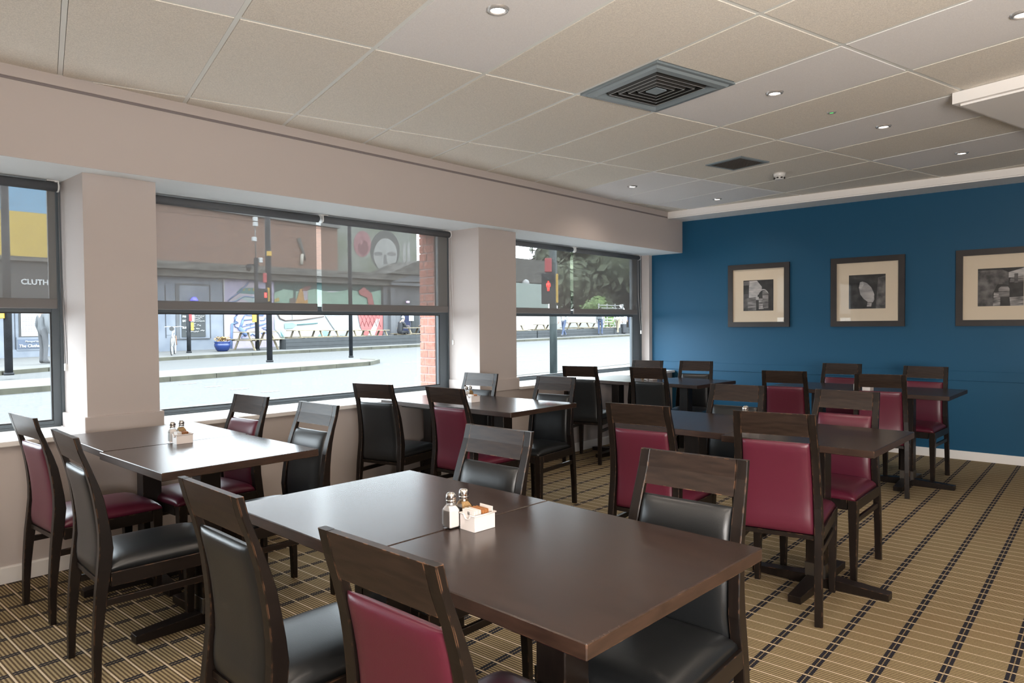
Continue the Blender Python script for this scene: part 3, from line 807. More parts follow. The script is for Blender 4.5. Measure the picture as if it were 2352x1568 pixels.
SETS = [  # caddy x,y ; salt ; pepper ; where
 ((1.333, 1.338), (1.287, 1.394), (1.339, 1.398), 'on the nearest table', -3),
 ((1.408, 3.396), (1.388, 3.462), (1.440, 3.487), 'on the left table by first pillar', -4),
 ((3.515, 3.560), (3.600, 3.72), (3.655, 3.735), 'on the table by middle window', -10),
 ((6.01, 3.585), (5.93, 3.60), (5.97, 3.66), 'on the far table by last window', -4),
 ((3.70, 1.56), (3.637, 1.600), (3.690, 1.618), 'behind burgundy chair on right middle table', -4),
 ((6.040, 1.640), (6.005, 1.715), (6.06, 1.72), 'on the far right table', -4)]
sw = MB(); sw.box((-.00075, -.024, 0), (.00075, .024, .050)); ME_W = sw.mesh('sugar_sachet', M_sach_w)
sb = MB(); sb.box((-.00085, -.024, 0), (.00085, .024, .049)); ME_B = sb.mesh('sugar_sachet', M_sach_b)
for i, (c, s_, p_, wh, rz) in enumerate(SETS):
    z = .7503
    a = math.radians(rz)
    for src, xy, lb, cat, gr in ((C0, c, 'small white caddy holding sugar sachets ' + wh, 'caddy', 'white sachet caddies on the tables'),
                             (S0, s_, 'glass salt shaker with chrome lid ' + wh, 'salt shaker', 'salt shakers on the tables'), (P0, p_, 'glass pepper shaker with chrome lid ' + wh, 'pepper shaker', 'pepper shakers on the tables')):
        o = src if i == 0 else dup(src, (0,0,0), 0)
        o.location = (xy[0], xy[1], z); o.rotation_euler = (0, 0, a); tag(o, lb, cat, gr)
    nw, nb = ((7, 8) if i == 0 else ((5, 5) if i in (1, 2) else (3, 3)))
    R_ = Matrix.Rotation(a, 3, 'Z')
    for k in range(nw + nb):
        white = k < nw
        x = -.031 + (.026 * (k + .5) / nw if white else .028 + .027 * (k - nw + .5) / nb)
        o = link('sugar_sachet', ME_W if white else ME_B)
        q = R_ @ Vector((x, random.uniform(-.001, .001), 0))
        o.location = (c[0] + q.x, c[1] + q.y, z + .0035 + random.uniform(0, .0025)); o.rotation_euler = (0, math.radians(random.uniform(-3, 2) - 5), a)
        cl = 'white' if white else 'brown'
        tag(o, '%s paper sugar sachet standing in the white caddy %s' % (cl, wh), 'sachet', '%s sachets in the caddy %s' % (cl, wh))
    if i == 0:
        mb = MB(); mb.box((-.001, -.025, 0), (.001, .025, .0535)); o = link('sweetener_sachet', mb.mesh('sweetener_sachet', M_sach_w))
        q = R_ @ Vector((.0305, 0, 0)); o.location = (c[0] + q.x, c[1] + q.y, z + .0036); o.rotation_euler = (0, math.radians(2), a)
        tag(o, 'taller white sachet at the back of the caddy on the nearest table', 'sachet')
        mb = MB()
        mb.box((-.0004, -.0035, .040), (-.0001, .0035, .0475)); 
        lead = [o2 for o2 in COL.objects if o2.name == 'sugar_sachet'][0]
        lead['label'] = 'foremost white paper sugar sachet with a small black mark on nearest table'
        del lead['group']
        mk = MB()
        for (ya, yb, za, zb) in ((-.0036, .0036, .0385, .0462),): mk.box((-.00105, ya, za), (-.00078, yb, zb))
        part('printed_mark', mk, M_print, lead)
        mk = MB(); mk.tube([(-.0011, .002, .0445), (-.0011, -.001, .0448), (-.0011, -.0018, .043), (-.0011, .0012, .0420), (-.0011, .001, .0402), (-.0011, -.002, .0398)], .0005, 6); part('mark_swirl', mk, M_sach_w, lead)

# ================================================================== the street outside
# colours outside are written on a light scale and darkened in the material to offset the overbright sky
EXT_DIM = 0.33
def xmat(name, col, *a, **k):
    if k.get('col2'): k['col2'] = tuple(c * EXT_DIM for c in k['col2'])
    return mat(name, tuple(c * EXT_DIM for c in col), *a, **k)
X_road = xmat('grey_asphalt', (0.125, 0.128, 0.126), 0.9, var=0.4, vscale=22.0, bump=0.3, bscale=40)
X_pave = xmat('pale_paving', (0.19, 0.188, 0.18), 0.9, var=0.2, vscale=2)
X_kerb = xmat('mossy_kerb_stone', (0.14, 0.135, 0.09), 0.9, var=0.4, vscale=3)
X_kerbp = xmat('pale_kerb_stone', (0.18, 0.175, 0.15), 0.9, var=0.2, vscale=3)
X_line = xmat('white_road_paint', (0.34, 0.34, 0.335), 0.8)
X_render = xmat('blue_grey_render', (0.36, 0.395, 0.45), 0.9, var=0.35, vscale=1.4, col2=(0.25, 0.285, 0.345))
X_renderd = xmat('dark_render', (0.20, 0.21, 0.225), 0.9, var=0.3, vscale=2)
X_joint = xmat('dark_joint', (0.05, 0.055, 0.07), 0.9)
X_stone = xmat('sooty_stone', (0.105, 0.098, 0.088), 0.95, var=0.6, vscale=2.2, col2=(0.23, 0.215, 0.19), stretch=(1, 1, 5))
X_brickw = xmat('old_brown_brick', (0.36, 0.205, 0.145), 0.95, var=0.5, vscale=2.6, col2=(0.27, 0.165, 0.125), stretch=(1, 1, 7))
X_conc = xmat('grey_coping', (0.30, 0.295, 0.28), 0.9, var=0.3, vscale=2)
X_yellow = xmat('yellow_wall_paint', (0.80, 0.56, 0.12), 0.9, var=0.1, vscale=2)
X_sky = xmat('light_blue_wall_paint', (0.27, 0.50, 0.70), 0.9, var=0.1, vscale=2)
X_fascia = xmat('charcoal_fascia', (0.055, 0.055, 0.055), 0.7)
X_letter = xmat('pale_letters', (0.85, 0.86, 0.86), 0.6)
X_paper = xmat('white_paper', (0.85, 0.85, 0.84), 0.8)
X_ink = xmat('grey_ink', (0.35, 0.35, 0.38), 0.8)
X_sign = xmat('slate_blue_board', (0.12, 0.16, 0.24), 0.7)
X_board = xmat('chalk_board', (0.062, 0.07, 0.072), 0.8)
X_chalk = xmat('white_chalk', (0.8, 0.82, 0.82), 0.9)
X_black = xmat('black_street_metal', (0.045, 0.05, 0.058), 0.6, spec=0.15, var=0.4, vscale=4)
X_pole3 = xmat('grey_green_pole', (0.085, 0.105, 0.105), 0.6, spec=0.15, var=0.5, vscale=6, col2=(0.16, 0.19, 0.19), stretch=(1, 1, .3))
X_ybox = xmat('yellow_box', (0.85, 0.50, 0.04), 0.5)
X_redp = xmat('red_plastic', (0.55, 0.03, 0.04), 0.5)
X_redl = emit('red_signal', (1.0, 0.05, 0.04), 2.6)
X_bluel = emit('blue_lamp', (0.12, 0.12, 1.0), 2.0)
X_viol = emit('violet_lamp', (0.85, 0.6, 1.0), 2.5)
X_timber = xmat('weathered_timber', (0.52, 0.43, 0.28), 0.85, var=0.35, vscale=5, stretch=(2, 2, 9))
X_planter = xmat('black_painted_timber', (0.055, 0.063, 0.068), 0.8, var=0.3, vscale=4)
X_leaf = xmat('bright_leaf', (0.22, 0.36, 0.06), 0.7, var=0.5, vscale=6, col2=(0.10, 0.2, 0.03))
X_leafd = xmat('dark_leaf', (0.19, 0.215, 0.12), 0.8, var=0.5, vscale=2, col2=(0.11, 0.13, 0.075))
X_flower = xmat('yellow_pink_flowers', (0.75, 0.62, 0.12), 0.8, var=0.6, vscale=30, col2=(0.7, 0.3, 0.25))
X_pot = xmat('cobalt_glazed_pot', (0.03, 0.07, 0.28), 0.25)
X_bike = xmat('white_bike_paint', (0.75, 0.76, 0.77), 0.4)
X_bikeo = xmat('orange_bike_part', (0.65, 0.28, 0.12), 0.5)
X_tyre = xmat('grey_tyre', (0.10, 0.10, 0.10), 0.8)

def road_poly(name, pts, zoff, th, m, parent=None, kind=None):
    mb = MB(); n = len(pts)
    a = [mb.bm.verts.new((x, y, zg(x, y) + zoff)) for x, y in pts]; b_ = [mb.bm.verts.new((x, y, zg(x, y) + zoff - th)) for x, y in pts]
    mb.bm.faces.new(a); mb.bm.faces.new(b_[::-1])
    for i in range(n): mb.bm.faces.new((a[i], a[(i+1)%n], b_[(i+1)%n], b_[i]))
    return link(name, mb.mesh(name, m), parent, kind)
road = road_poly('road', [(-60, 4.98), (140, 4.98), (140, 120), (-60, 120)], -0.10, .2, X_road, kind='structure')
pave = road_poly('pavement', [(-60, 4.99), (140, 4.99), (140, 10.25), (-60, 10.25)], 0.0, .12, X_pave, kind='structure')
FAR = [(-40, 21.75), (4.5, 21.8), (5.6, 22.3), (9.4, 24.5), (11.4, 24.75), (14.3, 24.9), (120, 25.0)]
pave2 = road_poly('pavement', FAR + [(120, 60), (-40, 60)], 0.0, .12, X_pave, kind='structure')
ISL = [(3.2, 16.2), (7.6, 16.5), (12.3, 16.9), (13.1, 17.5), (13.0, 18.2), (11.4, 18.7), (7.2, 18.5), (3.2, 18.4)]
isl = road_poly('traffic_island', ISL, 0.0, .12, X_pave, kind='structure')
def kerbs(line, owner, m, step=.95, x0=-1e9, x1=1e9):
    for (xa, ya), (xb, yb) in zip(line, line[1:]):
        d = Vector((xb - xa, yb - ya)); n = max(1, int(d.length / step))
        for k in range(n):
            p = Vector((xa, ya)) + d * (k / n); q = Vector((xa, ya)) + d * ((k + 1) / n - .012 / max(d.length, .1))
            if max(p.x, q.x) < x0 or min(p.x, q.x) > x1: continue
            nn = Vector((d.y, -d.x)).normalized() * .13
            mb = MB(); P = []
            for zz in (-.12, .012):
                for v in (p, p + nn, q + nn, q): P.append((v.x, v.y, zg(v.x, v.y) + zz))
            mb.hexa(P); part('kerb_stone', mb, m, owner)
kerbs([p for p in FAR], pave2, X_kerb, 1.0, 2, 46)
kerbs(ISL[:5], isl, X_kerb, 1.0)
kerbs([(18, 10.25), (2, 10.25)], pave, X_kerbp, 1.0)
def mark(x, y, l, wd=.12): road_poly('road_marking', [(x, y), (x + l, y), (x + l, y + wd), (x, y + wd)], -.094, .004, X_line, road)
for px, py in ((370, 876), (415, 883), (473, 890), (533, 896), (604, 902), (672, 912)):
    d = ray(px, py); t_ = (-.14 - H) / (d.z - .0139 * (.741 * d.x + .671 * d.y)); mark(d.x * t_, d.y * t_, .35, .1)
for k in range(14): mark(13.5 + k * 2.6, 14.2, 1.3, .14)
for k in range(14): mark(17.5 + k * 3.2, 19.5, 1.5, .14)
road_poly('road_marking', [(13.6, 16.9), (24, 15.2), (24, 15.08), (13.6, 16.78)], -.094, .004, X_line, road)

# ---- facades across the street, at Y = 29
YFA = 29.0
def F(px, py, y=YFA): v = on_y(px, py, y); return v.x, v.z
def fbox(name, px0, py0, px1, py1, y0, y1, m, parent, y=YFA):
    xa, za = F(px0, py0, y); xb, zb = F(px1, py1, y)
    mb = MB(); mb.box((min(xa, xb), y0, min(za, zb)), (max(xa, xb), y1, max(za, zb))); return part(name, mb, m, parent)
def fpoly(name, pts, y0, y1, m, parent, y=YFA):
    mb = MB(); mb.prism([F(px, py, y) for px, py in pts], y0, y1); return part(name, mb, m, parent)

pub = empty('pub', (0, 0, 0)); tag(pub, 'blue grey rendered pub across the street with charcoal name board and dark stone ledge', 'building')
mb = MB(); mb.box((-6, YFA, .1), (13.80, YFA + 1.2, 3.55)); part('front_wall', mb, X_render, pub)
mb = MB(); mb.box((-6, YFA - .25, 2.30), (8.2, YFA - .001, 3.62)); fas = part('fascia', mb, X_fascia, pub)
mb = MB(); mb.box((-6, YFA - .4, 3.63), (8.4, YFA + .4, 3.78)); part('fascia_cornice', mb, X_stone, pub)
def text(s, x, z, size, m, parent, y, shear=0.0, name='lettering', bold=0.0):
    c = bpy.data.curves.new(name, 'FONT'); c.body = s; c.size = size; c.shear = shear; c.extrude = .012; c.offset = bold; c.resolution_u = 3
    c.materials.append(m); o = bpy.data.objects.new(name, c); COL.objects.link(o)
    me = bpy.data.meshes.new_from_object(o.evaluated_get(bpy.context.evaluated_depsgraph_get()))
    bpy.data.objects.remove(o); o = link(name, me, parent)
    o.location = (x, y, z); o.rotation_euler = (PI / 2, 0, 0); return o
xa, za = F(43, 653); text('CLUTHA', xa, za, .255, X_letter, fas, YFA - .265, bold=.008)
win_ = fbox('shop_window', 42, 711, 101, 774, YFA - .03, YFA - .002, X_fascia, pub)
fbox('window_poster', 47, 718, 95, 771.5, YFA - .05, YFA - .031, X_paper, pub)
mb = MB()
for k in range(8):
    xa, za = F(50, 729 + k * 4.6)
    for q in range(7):
        wq = random.uniform(.03, .07); mb.box((xa + q * .085, YFA - .053, za), (xa + q * .085 + wq, YFA - .0505, za + .025))
o = part('poster_print', mb, X_ink, pub); o['kind'] = 'stuff'
sb_ = fbox('sign_frame', 37, 774.5, 98, 803.5, YFA - .08, YFA - .002, X_render, pub)
fbox('sign_board', 39.5, 779.5, 95, 799.5, YFA - .10, YFA - .081, X_sign, pub)
xa, za = F(55.5, 785.5); text('Managed by', xa, za, .085, X_paper, sb_, YFA - .113, .25)
xa, za = F(41, 797.5); text('The Clutha Trust', xa, za, .135, X_paper, sb_, YFA - .113, .2, bold=.003)
for px in (26, 33.5): fbox('pilaster_edge', px, 704, px + 1.2, 807, YFA - .02, YFA - .001, X_joint, pub)
fbox('plinth', -90, 806, 135, 822, YFA - .06, YFA - .003, X_render, pub)
# part seen through the middle window
fbox('recess_panel', 379, 662, 404, 769, YFA - .012, YFA - .001, X_render, pub)
for px in (379.5, 404.5, 482, 512.5): fbox('panel_joint', px, 655, px + .9, 776, YFA - .02, YFA - .0125, X_joint, pub)
fbox('window_surround', 402, 650, 482, 778, YFA - .05, YFA - .021, X_renderd, pub)
fbox('surround_face', 410, 655, 480.5, 776, YFA - .06, YFA - .0505, X_render, pub)
bd = fbox('chalk_board', 414.5, 694, 470.5, 773, YFA - .09, YFA - .061, X_board, pub)
def scribble(px0, py, px1, h, seed):
    rnd = random.Random(seed); pts = []; p = px0
    while p < px1:
        x_, z_ = F(p, py + rnd.uniform(-h, h)); pts.append((x_, YFA - .094, z_)); p += rnd.uniform(.5, 1.1)
    mb = MB(); mb.tube(pts, .012, 4, cap=False); part('chalk_writing', mb, X_chalk, bd)
for lab, py in (('THURS', 721), ('FRI', 729), ('SAT', 739), ('SUN', 754.5)):
    xa, za = F(416.5, py); text(lab, xa, za, .11, X_chalk, bd, YFA - .104, bold=.004)
for k, (a, py, b_, h) in enumerate(((432, 719.5, 467, 1.6), (427, 725.5, 467, 1.4), (428, 729.0, 463, 1.6), (427, 733, 458, 1.4), (429, 737.5, 467, 1.5), (427, 743.5, 447, 1.5), (428, 748, 446, 1.5), (450, 747, 459, 1.6), (432, 755.5, 445, 1.6), (448, 755, 457, 1.5), (425, 761.5, 455, 1.6), (458, 759, 467, 1.5))): scribble(a, py, b_, h, k)
x_, z_ = F(441, 688); mb = MB(); mb.lathe([(.0005, .16), (.08, .13), (.14, .04), (.16, 0)], (x_, YFA - .2, z_ - .05), 14); part('blue_lamp', mb, X_bluel, pub)
# ledge
mb = MB(); mb.box((8.5, YFA - .35, 3.34), (22.06, YFA + 1.2, 3.62)); mb.box((8.5, YFA - .55, 3.62), (22.06, YFA + 1.2, 3.93))
part('stone_ledge', mb, X_stone, pub)

mur = empty('mural_wall', (0, 0, 0)); tag(mur, 'long street mural wall with purple and green painted panels above picnic tables', 'mural')
mb = MB(); mb.box((13.82, YFA - .05, .2), (22.05, YFA + .9, 3.33)); part('backing_wall', mb, xmat('white_wall', (.74, .74, .74), .9), mur)
Cm = {}
def cm(name, c):
    if name not in Cm: Cm[name] = xmat(name, c, .85, var=.15, vscale=3)
    return Cm[name]
lay = [YFA - .051]
def paint(pts, c, name='painted_shape'):
    y = lay[0]; lay[0] -= .0022
    return fpoly(name, pts, y - .002, y, c, mur)
lav, hatc, green_d, green_p, teal, pinkish, orange_, blue_l, turq, redf = (cm('lavender_paint', (.62, .55, .74)), cm('pale_pink_paint', (.70, .60, .68)), cm('dark_green_paint', (.065, .14, .13)), cm('pale_green_paint', (.42, .62, .48)),
  cm('teal_paint', (.12, .30, .30)), cm('pinkish_paint', (.68, .58, .64)), cm('orange_paint', (.72, .38, .12)), cm('blue_line_paint', (.22, .34, .62)), cm('turquoise_paint', (.35, .66, .62)), cm('red_paint', (.62, .20, .19)))
whitep, creamp, yel = cm('white_paint', (.80, .80, .80)), cm('cream_paint', (.80, .72, .60)), cm('yellow_paint', (.72, .52, .15))
paint([(515, 633), (628, 636), (628, 803), (515, 806)], lav)
paint([(522, 688), (548, 668), (592, 667), (612, 690), (624, 700), (620, 712), (520, 712)], hatc)                # hat brim
paint([(547, 671), (556, 655), (574, 643), (586, 652), (594, 664), (598, 673)], hatc)                              # hat crown
paint([(541, 672), (552, 661), (590, 661), (600, 672), (592, 676), (552, 674)], teal)                               # band
for px in (557, 569, 579): paint([(px, 662), (px + 3, 662), (px + 3, 668), (px, 668)], yel)
paint([(536, 690), (552, 681), (580, 680), (600, 688), (606, 712), (532, 712)], cm('pale_teal_paint', (.5, .62, .62)))
paint([(540, 712), (538, 694), (552, 686), (568, 692), (570, 712)], hatc)
def stroke(pts, r=.022, m=None, name='painted_line'):
    y = lay[0] - .004
    mb = MB(); mb.tube([(F(a, b_)[0], y, F(a, b_)[1]) for a, b_ in pts], r, 6); part(name, mb, m or blue_l, mur)
for pts, r in ((((523, 689), (548, 671), (574, 643), (586, 652), (598, 676), (618, 700)), .025), (((522, 688), (524, 694), (540, 692), (560, 680), (600, 686), (614, 694)), .02),
   (((537, 717), (543, 722), (538, 730), (537, 738), (544, 740), (531, 744), (529, 805)), .05), (((543, 741), (537, 745), (538, 750), (546, 753)), .02), (((565, 724), (577, 724), (579, 727)), .02),
   (((554, 735), (560, 724), (565, 723)), .02), (((554, 735), (578, 733), (580, 723), (603, 724)), .03), (((556, 735), (550, 753)), .05), (((547, 752), (564, 770)), .09), (((550, 752), (563, 748), (580, 744)), .015),
   (((563, 770), (562, 760), (566, 754), (600, 746), (614, 740)), .025), (((563, 745), (573, 743), (574, 752), (564, 755)), .018), (((574, 743), (588, 742)), .018), (((588, 742), (588, 750)), .018), (((556, 768), (556, 772), (553, 772), (553, 777), (568, 777)), .025),
   (((573, 771), (578, 766), (586, 772)), .025), (((608, 729), (606, 735), (596, 736)), .02), (((603, 755), (610, 756), (609, 764), (598, 765)), .025), (((594, 746), (613, 741), (611, 750), (600, 753)), .02)): stroke(pts, r)
paint([(628, 637), (873, 642), (873, 780), (628, 796)], whitep)
paint([(628, 637), (873, 642), (873, 672), (760, 668), (628, 672)], green_d)
paint([(628, 672), (650, 664), (690, 670), (720, 663), (760, 672), (800, 665), (840, 673), (873, 666), (873, 712), (628, 712)], green_p)
for px, py in ((649, 640), (655, 644), (663, 639), (667, 645), (685, 647), (693, 642), (705, 643), (704, 649), (787, 643), (800, 652), (826, 645), (857, 652), (872, 647), (838, 648)):
    paint([(px - 2, py), (px, py - 2), (px + 2.2, py), (px, py + 2)], whitep)
paint([(672, 650), (677, 650), (676, 688), (672, 688)], green_d); paint([(663, 686), (672, 683), (682, 690), (680, 712), (664, 712)], cm('brown_paint', (.22, .17, .15)))
paint([(678, 690), (686, 664), (700, 660), (704, 670), (704, 700), (712, 712), (670, 712), (674, 700)], orange_)
paint([(690, 668), (696, 658), (712, 656), (708, 664), (698, 670)], cm('maroon_paint', (.30, .11, .10)))
paint([(693, 668), (703, 668), (704, 688), (696, 690)], pinkish)
paint([(627, 688), (637, 683), (639, 691), (628, 694)], yel)
paint([(634, 718), (660, 718), (660, 734), (650, 736), (640, 730)], creamp); paint([(668, 718), (708, 718), (714, 729), (700, 732), (669, 734)], creamp)
stroke(((634, 720), (640, 731), (652, 736), (690, 734), (740, 727)), .03, cm('brown_paint', (.22, .17, .15)))
paint([(668, 716), (708, 716), (708, 718.5), (668, 718.5)], orange_)
paint([(650, 742), (669, 741), (679, 746), (670, 753), (651, 755)], turq); stroke(((679, 745.5), (726, 742)), .03, teal)
paint([(628, 726), (634, 740), (640, 752), (650, 765), (655, 783), (648, 783), (636, 764), (628, 756)], cm('pale_blue_paint', (.52, .66, .72)))
paint([(640, 760), (648, 772), (654, 784), (646, 784)], teal)
paint([(726, 772), (740, 758), (752, 762), (758, 776), (740, 784), (722, 784)], turq)
paint([(742, 722), (770, 718), (792, 740), (800, 770), (780, 776), (760, 750)], cm('pale_blue_paint', (.52, .66, .72)))
paint([(820, 668), (832, 659), (850, 674), (858, 712), (844, 712), (840, 684), (822, 676)], redf)
paint([(817, 716), (876, 716), (880, 745), (872, 778), (836, 779), (824, 750)], redf)
for k in range(5): stroke(((822 + k * 9, 718), (834 + k * 9, 750)), .012, cm('dark_red_paint', (.4, .1, .1))); stroke(((834 + k * 9, 718), (824 + k * 9, 748)), .012, cm('dark_red_paint', (.4, .1, .1)))
paint([(806, 776), (800, 750), (812, 738), (828, 760), (832, 776)], creamp)
paint([(838, 776), (862, 731), (868, 733), (854, 778)], whitep)

ped = empty('pediment_building', (0, 0, 0)); tag(ped, 'dark grey stone building with triangular pediment and blue door beyond the mural', 'building')
X_grey = xmat('grey_painted_stone', (0.215, 0.22, 0.235), .9, var=.2, vscale=2)
mb = MB(); mb.box((22.07, YFA - .2, .3), (31, YFA + 1.5, 3.33)); part('front_wall', mb, X_grey, ped)
fpoly('pediment', [(885, 647), (975, 640), (1062, 650)] if False else [(884, 648), (944, 627), (1010, 649)], YFA - .6, YFA - .3605, X_grey, ped)
stroke_m = X_stone
fbox('entablature', 884, 648.5, 1010, 661, YFA - .55, YFA - .2005, X_grey, ped)
for px in (886, 1000): fbox('pilaster', px, 661.5, px + 12, 785, YFA - .4, YFA - .2005, X_grey, ped)
fpoly('arch', [(918, 706), (922, 692), (934, 682), (948, 680), (962, 686), (970, 698), (972, 706)], YFA - .26, YFA - .2005, X_renderd, ped)
fbox('door', 915, 708, 936, 780, YFA - .25, YFA - .2005, xmat('dark_blue_door', (.018, .028, .10), .4), ped)
fbox('side_door', 939, 708, 956, 780, YFA - .25, YFA - .2005, X_board, ped)
fbox('door_poster', 932, 722, 943, 737, YFA - .27, YFA - .2505, X_paper, ped)
x_, z_ = F(927, 694); mb = MB(); mb.lathe([(.0005, .07), (.09, .04), (.1, 0), (.09, -.03), (.0005, -.05)], (x_, YFA - .35, z_), 12, cap=False); part('lamp', mb, X_viol, ped)
mb = MB(); mb.box((22.07, YFA - .35, 3.34), (30.5, YFA + 1.2, 3.62)); mb.box((22.07, YFA - .55, 3.62), (30.5, YFA + 1.2, 3.93)); part('stone_ledge', mb, X_stone, ped)
mb = MB(); mb.prism([(22.07, 3.94), (31, 3.94), (31, 4.7), (24.0, 4.7)], YFA - .7, YFA + 1.5); part('low_roof', mb, X_stone, ped)

tall = empty('brick_building', (0, 0, 0)); tag(tall, 'tall brown brick gable rising behind the ledge, seen through the middle blind', 'building')
mb = MB(); mb.box((9.2, YFA + .35, 3.94), (19.75, YFA + 6, 5.95)); 
part('brick_wall', mb, X_brickw, tall)
mb = MB(); mb.prism([(9.2, 5.96), (19.75, 5.96), (19.75, 6.05), (9.2, 6.32)], YFA + .35, YFA + 6); part('brick_gable', mb, X_brickw, tall)
mb = MB(); mb.prism([(9.0, 6.33), (19.8, 6.06), (19.8, 6.45), (9.0, 7.2)], YFA + .2, YFA + 6); part('coping', mb, X_conc, tall)
x_, z_ = F(694, 545); mb = MB(); mb.tube([(x_, YFA + .32, z_), (x_ + .25, YFA + .32, z_ - .7), (x_ + .35, YFA + .32, z_ - 1.0)], [.10, .07, .03], 6); part('soot_streak', mb, X_stone, tall)
x_, z_ = F(700, 592); mb = MB(); mb.tube([(x_, YFA + .3, z_ - .3), (x_ + .05, YFA + .3, z_ + .2)], .08, 6); part('patch', mb, creamp, tall)

colw = empty('painted_building', (0, 0, 0)); tag(colw, 'yellow and light blue painted wall above the pub name board in the left window', 'building')
mb = MB(); mb.box((-6, YFA + .41, 3.79), (8.9, YFA + 6, 5.42)); part('yellow_wall', mb, X_yellow, colw)
mb = MB(); mb.box((-6, YFA + .41, 5.421), (8.9, YFA + 6, 7.6)); part('blue_wall', mb, X_sky, colw)

por = empty('portrait_building', (0, 0, 0)); tag(por, 'pale gable with a large painted face and pink flower seen through the blind', 'mural')
mb = MB(); mb.box((19.82, YFA + 1.51, 3.94), (25.75, YFA + 6, 6.6)); part('gable_wall', mb, xmat('grey_green_gable', (.36, .375, .33), .9, var=.35, vscale=.9, col2=(.27, .30, .22)), por)
def pp(pts, c, k): fpoly('painted_shape', pts, YFA + 1.508 - .003 * k, YFA + 1.510 - .003 * k, c, por, YFA + 1.51)
gdk, glt, gmd, pnk, pnd = cm('dark_grey_paint', (.16, .16, .15)), cm('light_grey_paint', (.52, .51, .48)), cm('mid_grey_paint', (.30, .29, .28)), cm('flower_pink_paint', (.50, .24, .25)), cm('flower_dark_paint', (.30, .13, .14))
pp(arc(884, 575, 34, -46, 0, 360, 24), gdk, 1)
pp(arc(885, 585, 27, -38, 0, 360, 24), glt, 2)
pp(arc(868, 583, 10, -5, 0, 360, 12), gmd, 3); pp(arc(899, 583, 10, -5, 0, 360, 12), gmd, 3)
pp([(882, 585), (887, 585), (889, 606), (880, 606)], gmd, 3)
pp(arc(832, 560, 20, -30, 0, 360, 20), pnk, 3); pp(arc(834, 568, 12, -17, 0, 360, 16), pnd, 4); pp(arc(828, 552, 7, -9, 0, 360, 12), pnk, 5)
pp(arc(765, 553, 11, -9, 0, 360, 12), cm('leaf_green_paint', (.22, .34, .18)), 2)
for k, px in enumerate((742, 763, 925, 935)): pp([(px, 560), (px + 6, 556), (px + 7, 600), (px, 606)], glt, 2)

# ---- farther buildings, wall and trees beyond the pediment
far = empty('low_bridge', (0, 0, 0)); tag(far, 'dark low bridge deck with a white globe lamp beyond the last window', 'bridge')
mb = MB(); mb.box((31.2, YFA + .5, 4.0), (37.2, YFA + 4, 5.5)); part('deck', mb, X_stone, far)
x_, z_ = F(1213, 650, YFA); mb = MB(); mb.lathe([(.0005, .26), (.16, .2), (.24, .05), (.22, -.1), (.1, -.2), (.0005, -.22)], (x_, YFA + .2, z_), 14, cap=False); part('globe_lamp', mb, X_paper, far)
gw = empty('painted_street_wall', (0, 0, 0)); tag(gw, 'long pale painted wall behind the picnic tables in the last window', 'wall')  # painted wall across the street
mb = MB(); mb.box((31.2, YFA, .4), (35.6, YFA + .3, 3.9)); part('pale_panel', mb, cm('pale_mint_paint', (.55, .66, .60)), gw)
mb = MB(); mb.box((31.2, YFA - .02, .4), (35.6, YFA - .001, 2.0)); part('white_panel', mb, whitep, gw)
mb = MB(); mb.box((35.61, YFA, .4), (42, YFA + .3, 2.3)); part('grey_panel', mb, xmat('light_grey_wall', (.48, .50, .51), .9), gw)

def tree(x, y, h, r, label, seed, m=X_leafd, trunk=True, n=2600, leaf=.22, group=None, squash=1.0, low=.3):
    rnd = random.Random(seed); z0 = zg(x, y)
    t = empty('tree' if trunk else 'shrub', (x, y, z0)); tag(t, label, 'tree' if trunk else 'shrub', group)
    mb = MB()
    blobs = [(rnd.uniform(-.55, .55) * r, rnd.uniform(-.55, .55) * r, h * low + (h - h * low) * rnd.uniform(.15, .85), r * rnd.uniform(.35, .6)) for _ in range(14)]
    for _ in range(n):
        bx_, by_, bz_, br = rnd.choice(blobs)
        d = Vector((rnd.gauss(0, 1), rnd.gauss(0, 1), rnd.gauss(0, 1))).normalized() * br * rnd.uniform(.75, 1.05)
        p = Vector((bx_, by_, bz_)) + d; a = Vector((rnd.uniform(-1, 1), rnd.uniform(-1, 1), rnd.uniform(-1, 1))).normalized(); b_ = a.cross(d.normalized() + Vector((.01, .02, .3)))
        if b_.length < .01: continue
        b_.normalize(); s_ = leaf * rnd.uniform(.6, 1.2)
        mb.quad([p - a * s_, p - b_ * s_ * .5, p + a * s_, p + b_ * s_ * .5])
    for bx_, by_, bz_, br in blobs:
        R0 = br * .84
        mb.lathe([(.001, -R0), (R0*.6, -R0*.8), (R0*.95, -R0*.3), (R0*.95, R0*.3), (R0*.6, R0*.8), (.001, R0)], (bx_, by_, bz_), 9, cap=False)
    me = mb.mesh('foliage', m, fix=False); link('foliage', me, t)
    mb = MB(); mb.tube([(0, 0, 0), (.02 * h, 0, h * .3), (0, .02 * h, h * .6)], [r * .09, r * .07, r * .03], 8); part('trunk' if trunk else 'stem', mb, xmat('bark', (.10, .08, .06), .9), t)
    return t
tree(52, 33, 13, 6.5, 'large dull green tree filling the right half of the last blind', 3, leaf=.5, n=3500, low=.12)
tree(58, 36, 14, 7.5, 'dull green tree at far right behind the other trees', 4, leaf=.5, n=4500, low=.0)
tree(49.5, 37, 9, 3.6, 'tree left of the large dull green tree, close to the signal', 5, leaf=.45, n=3000, low=.2)
tree(40.5, 40, 7.2, 2.6, 'small round tree top showing over the bridge deck', 6, leaf=.35, n=1500)

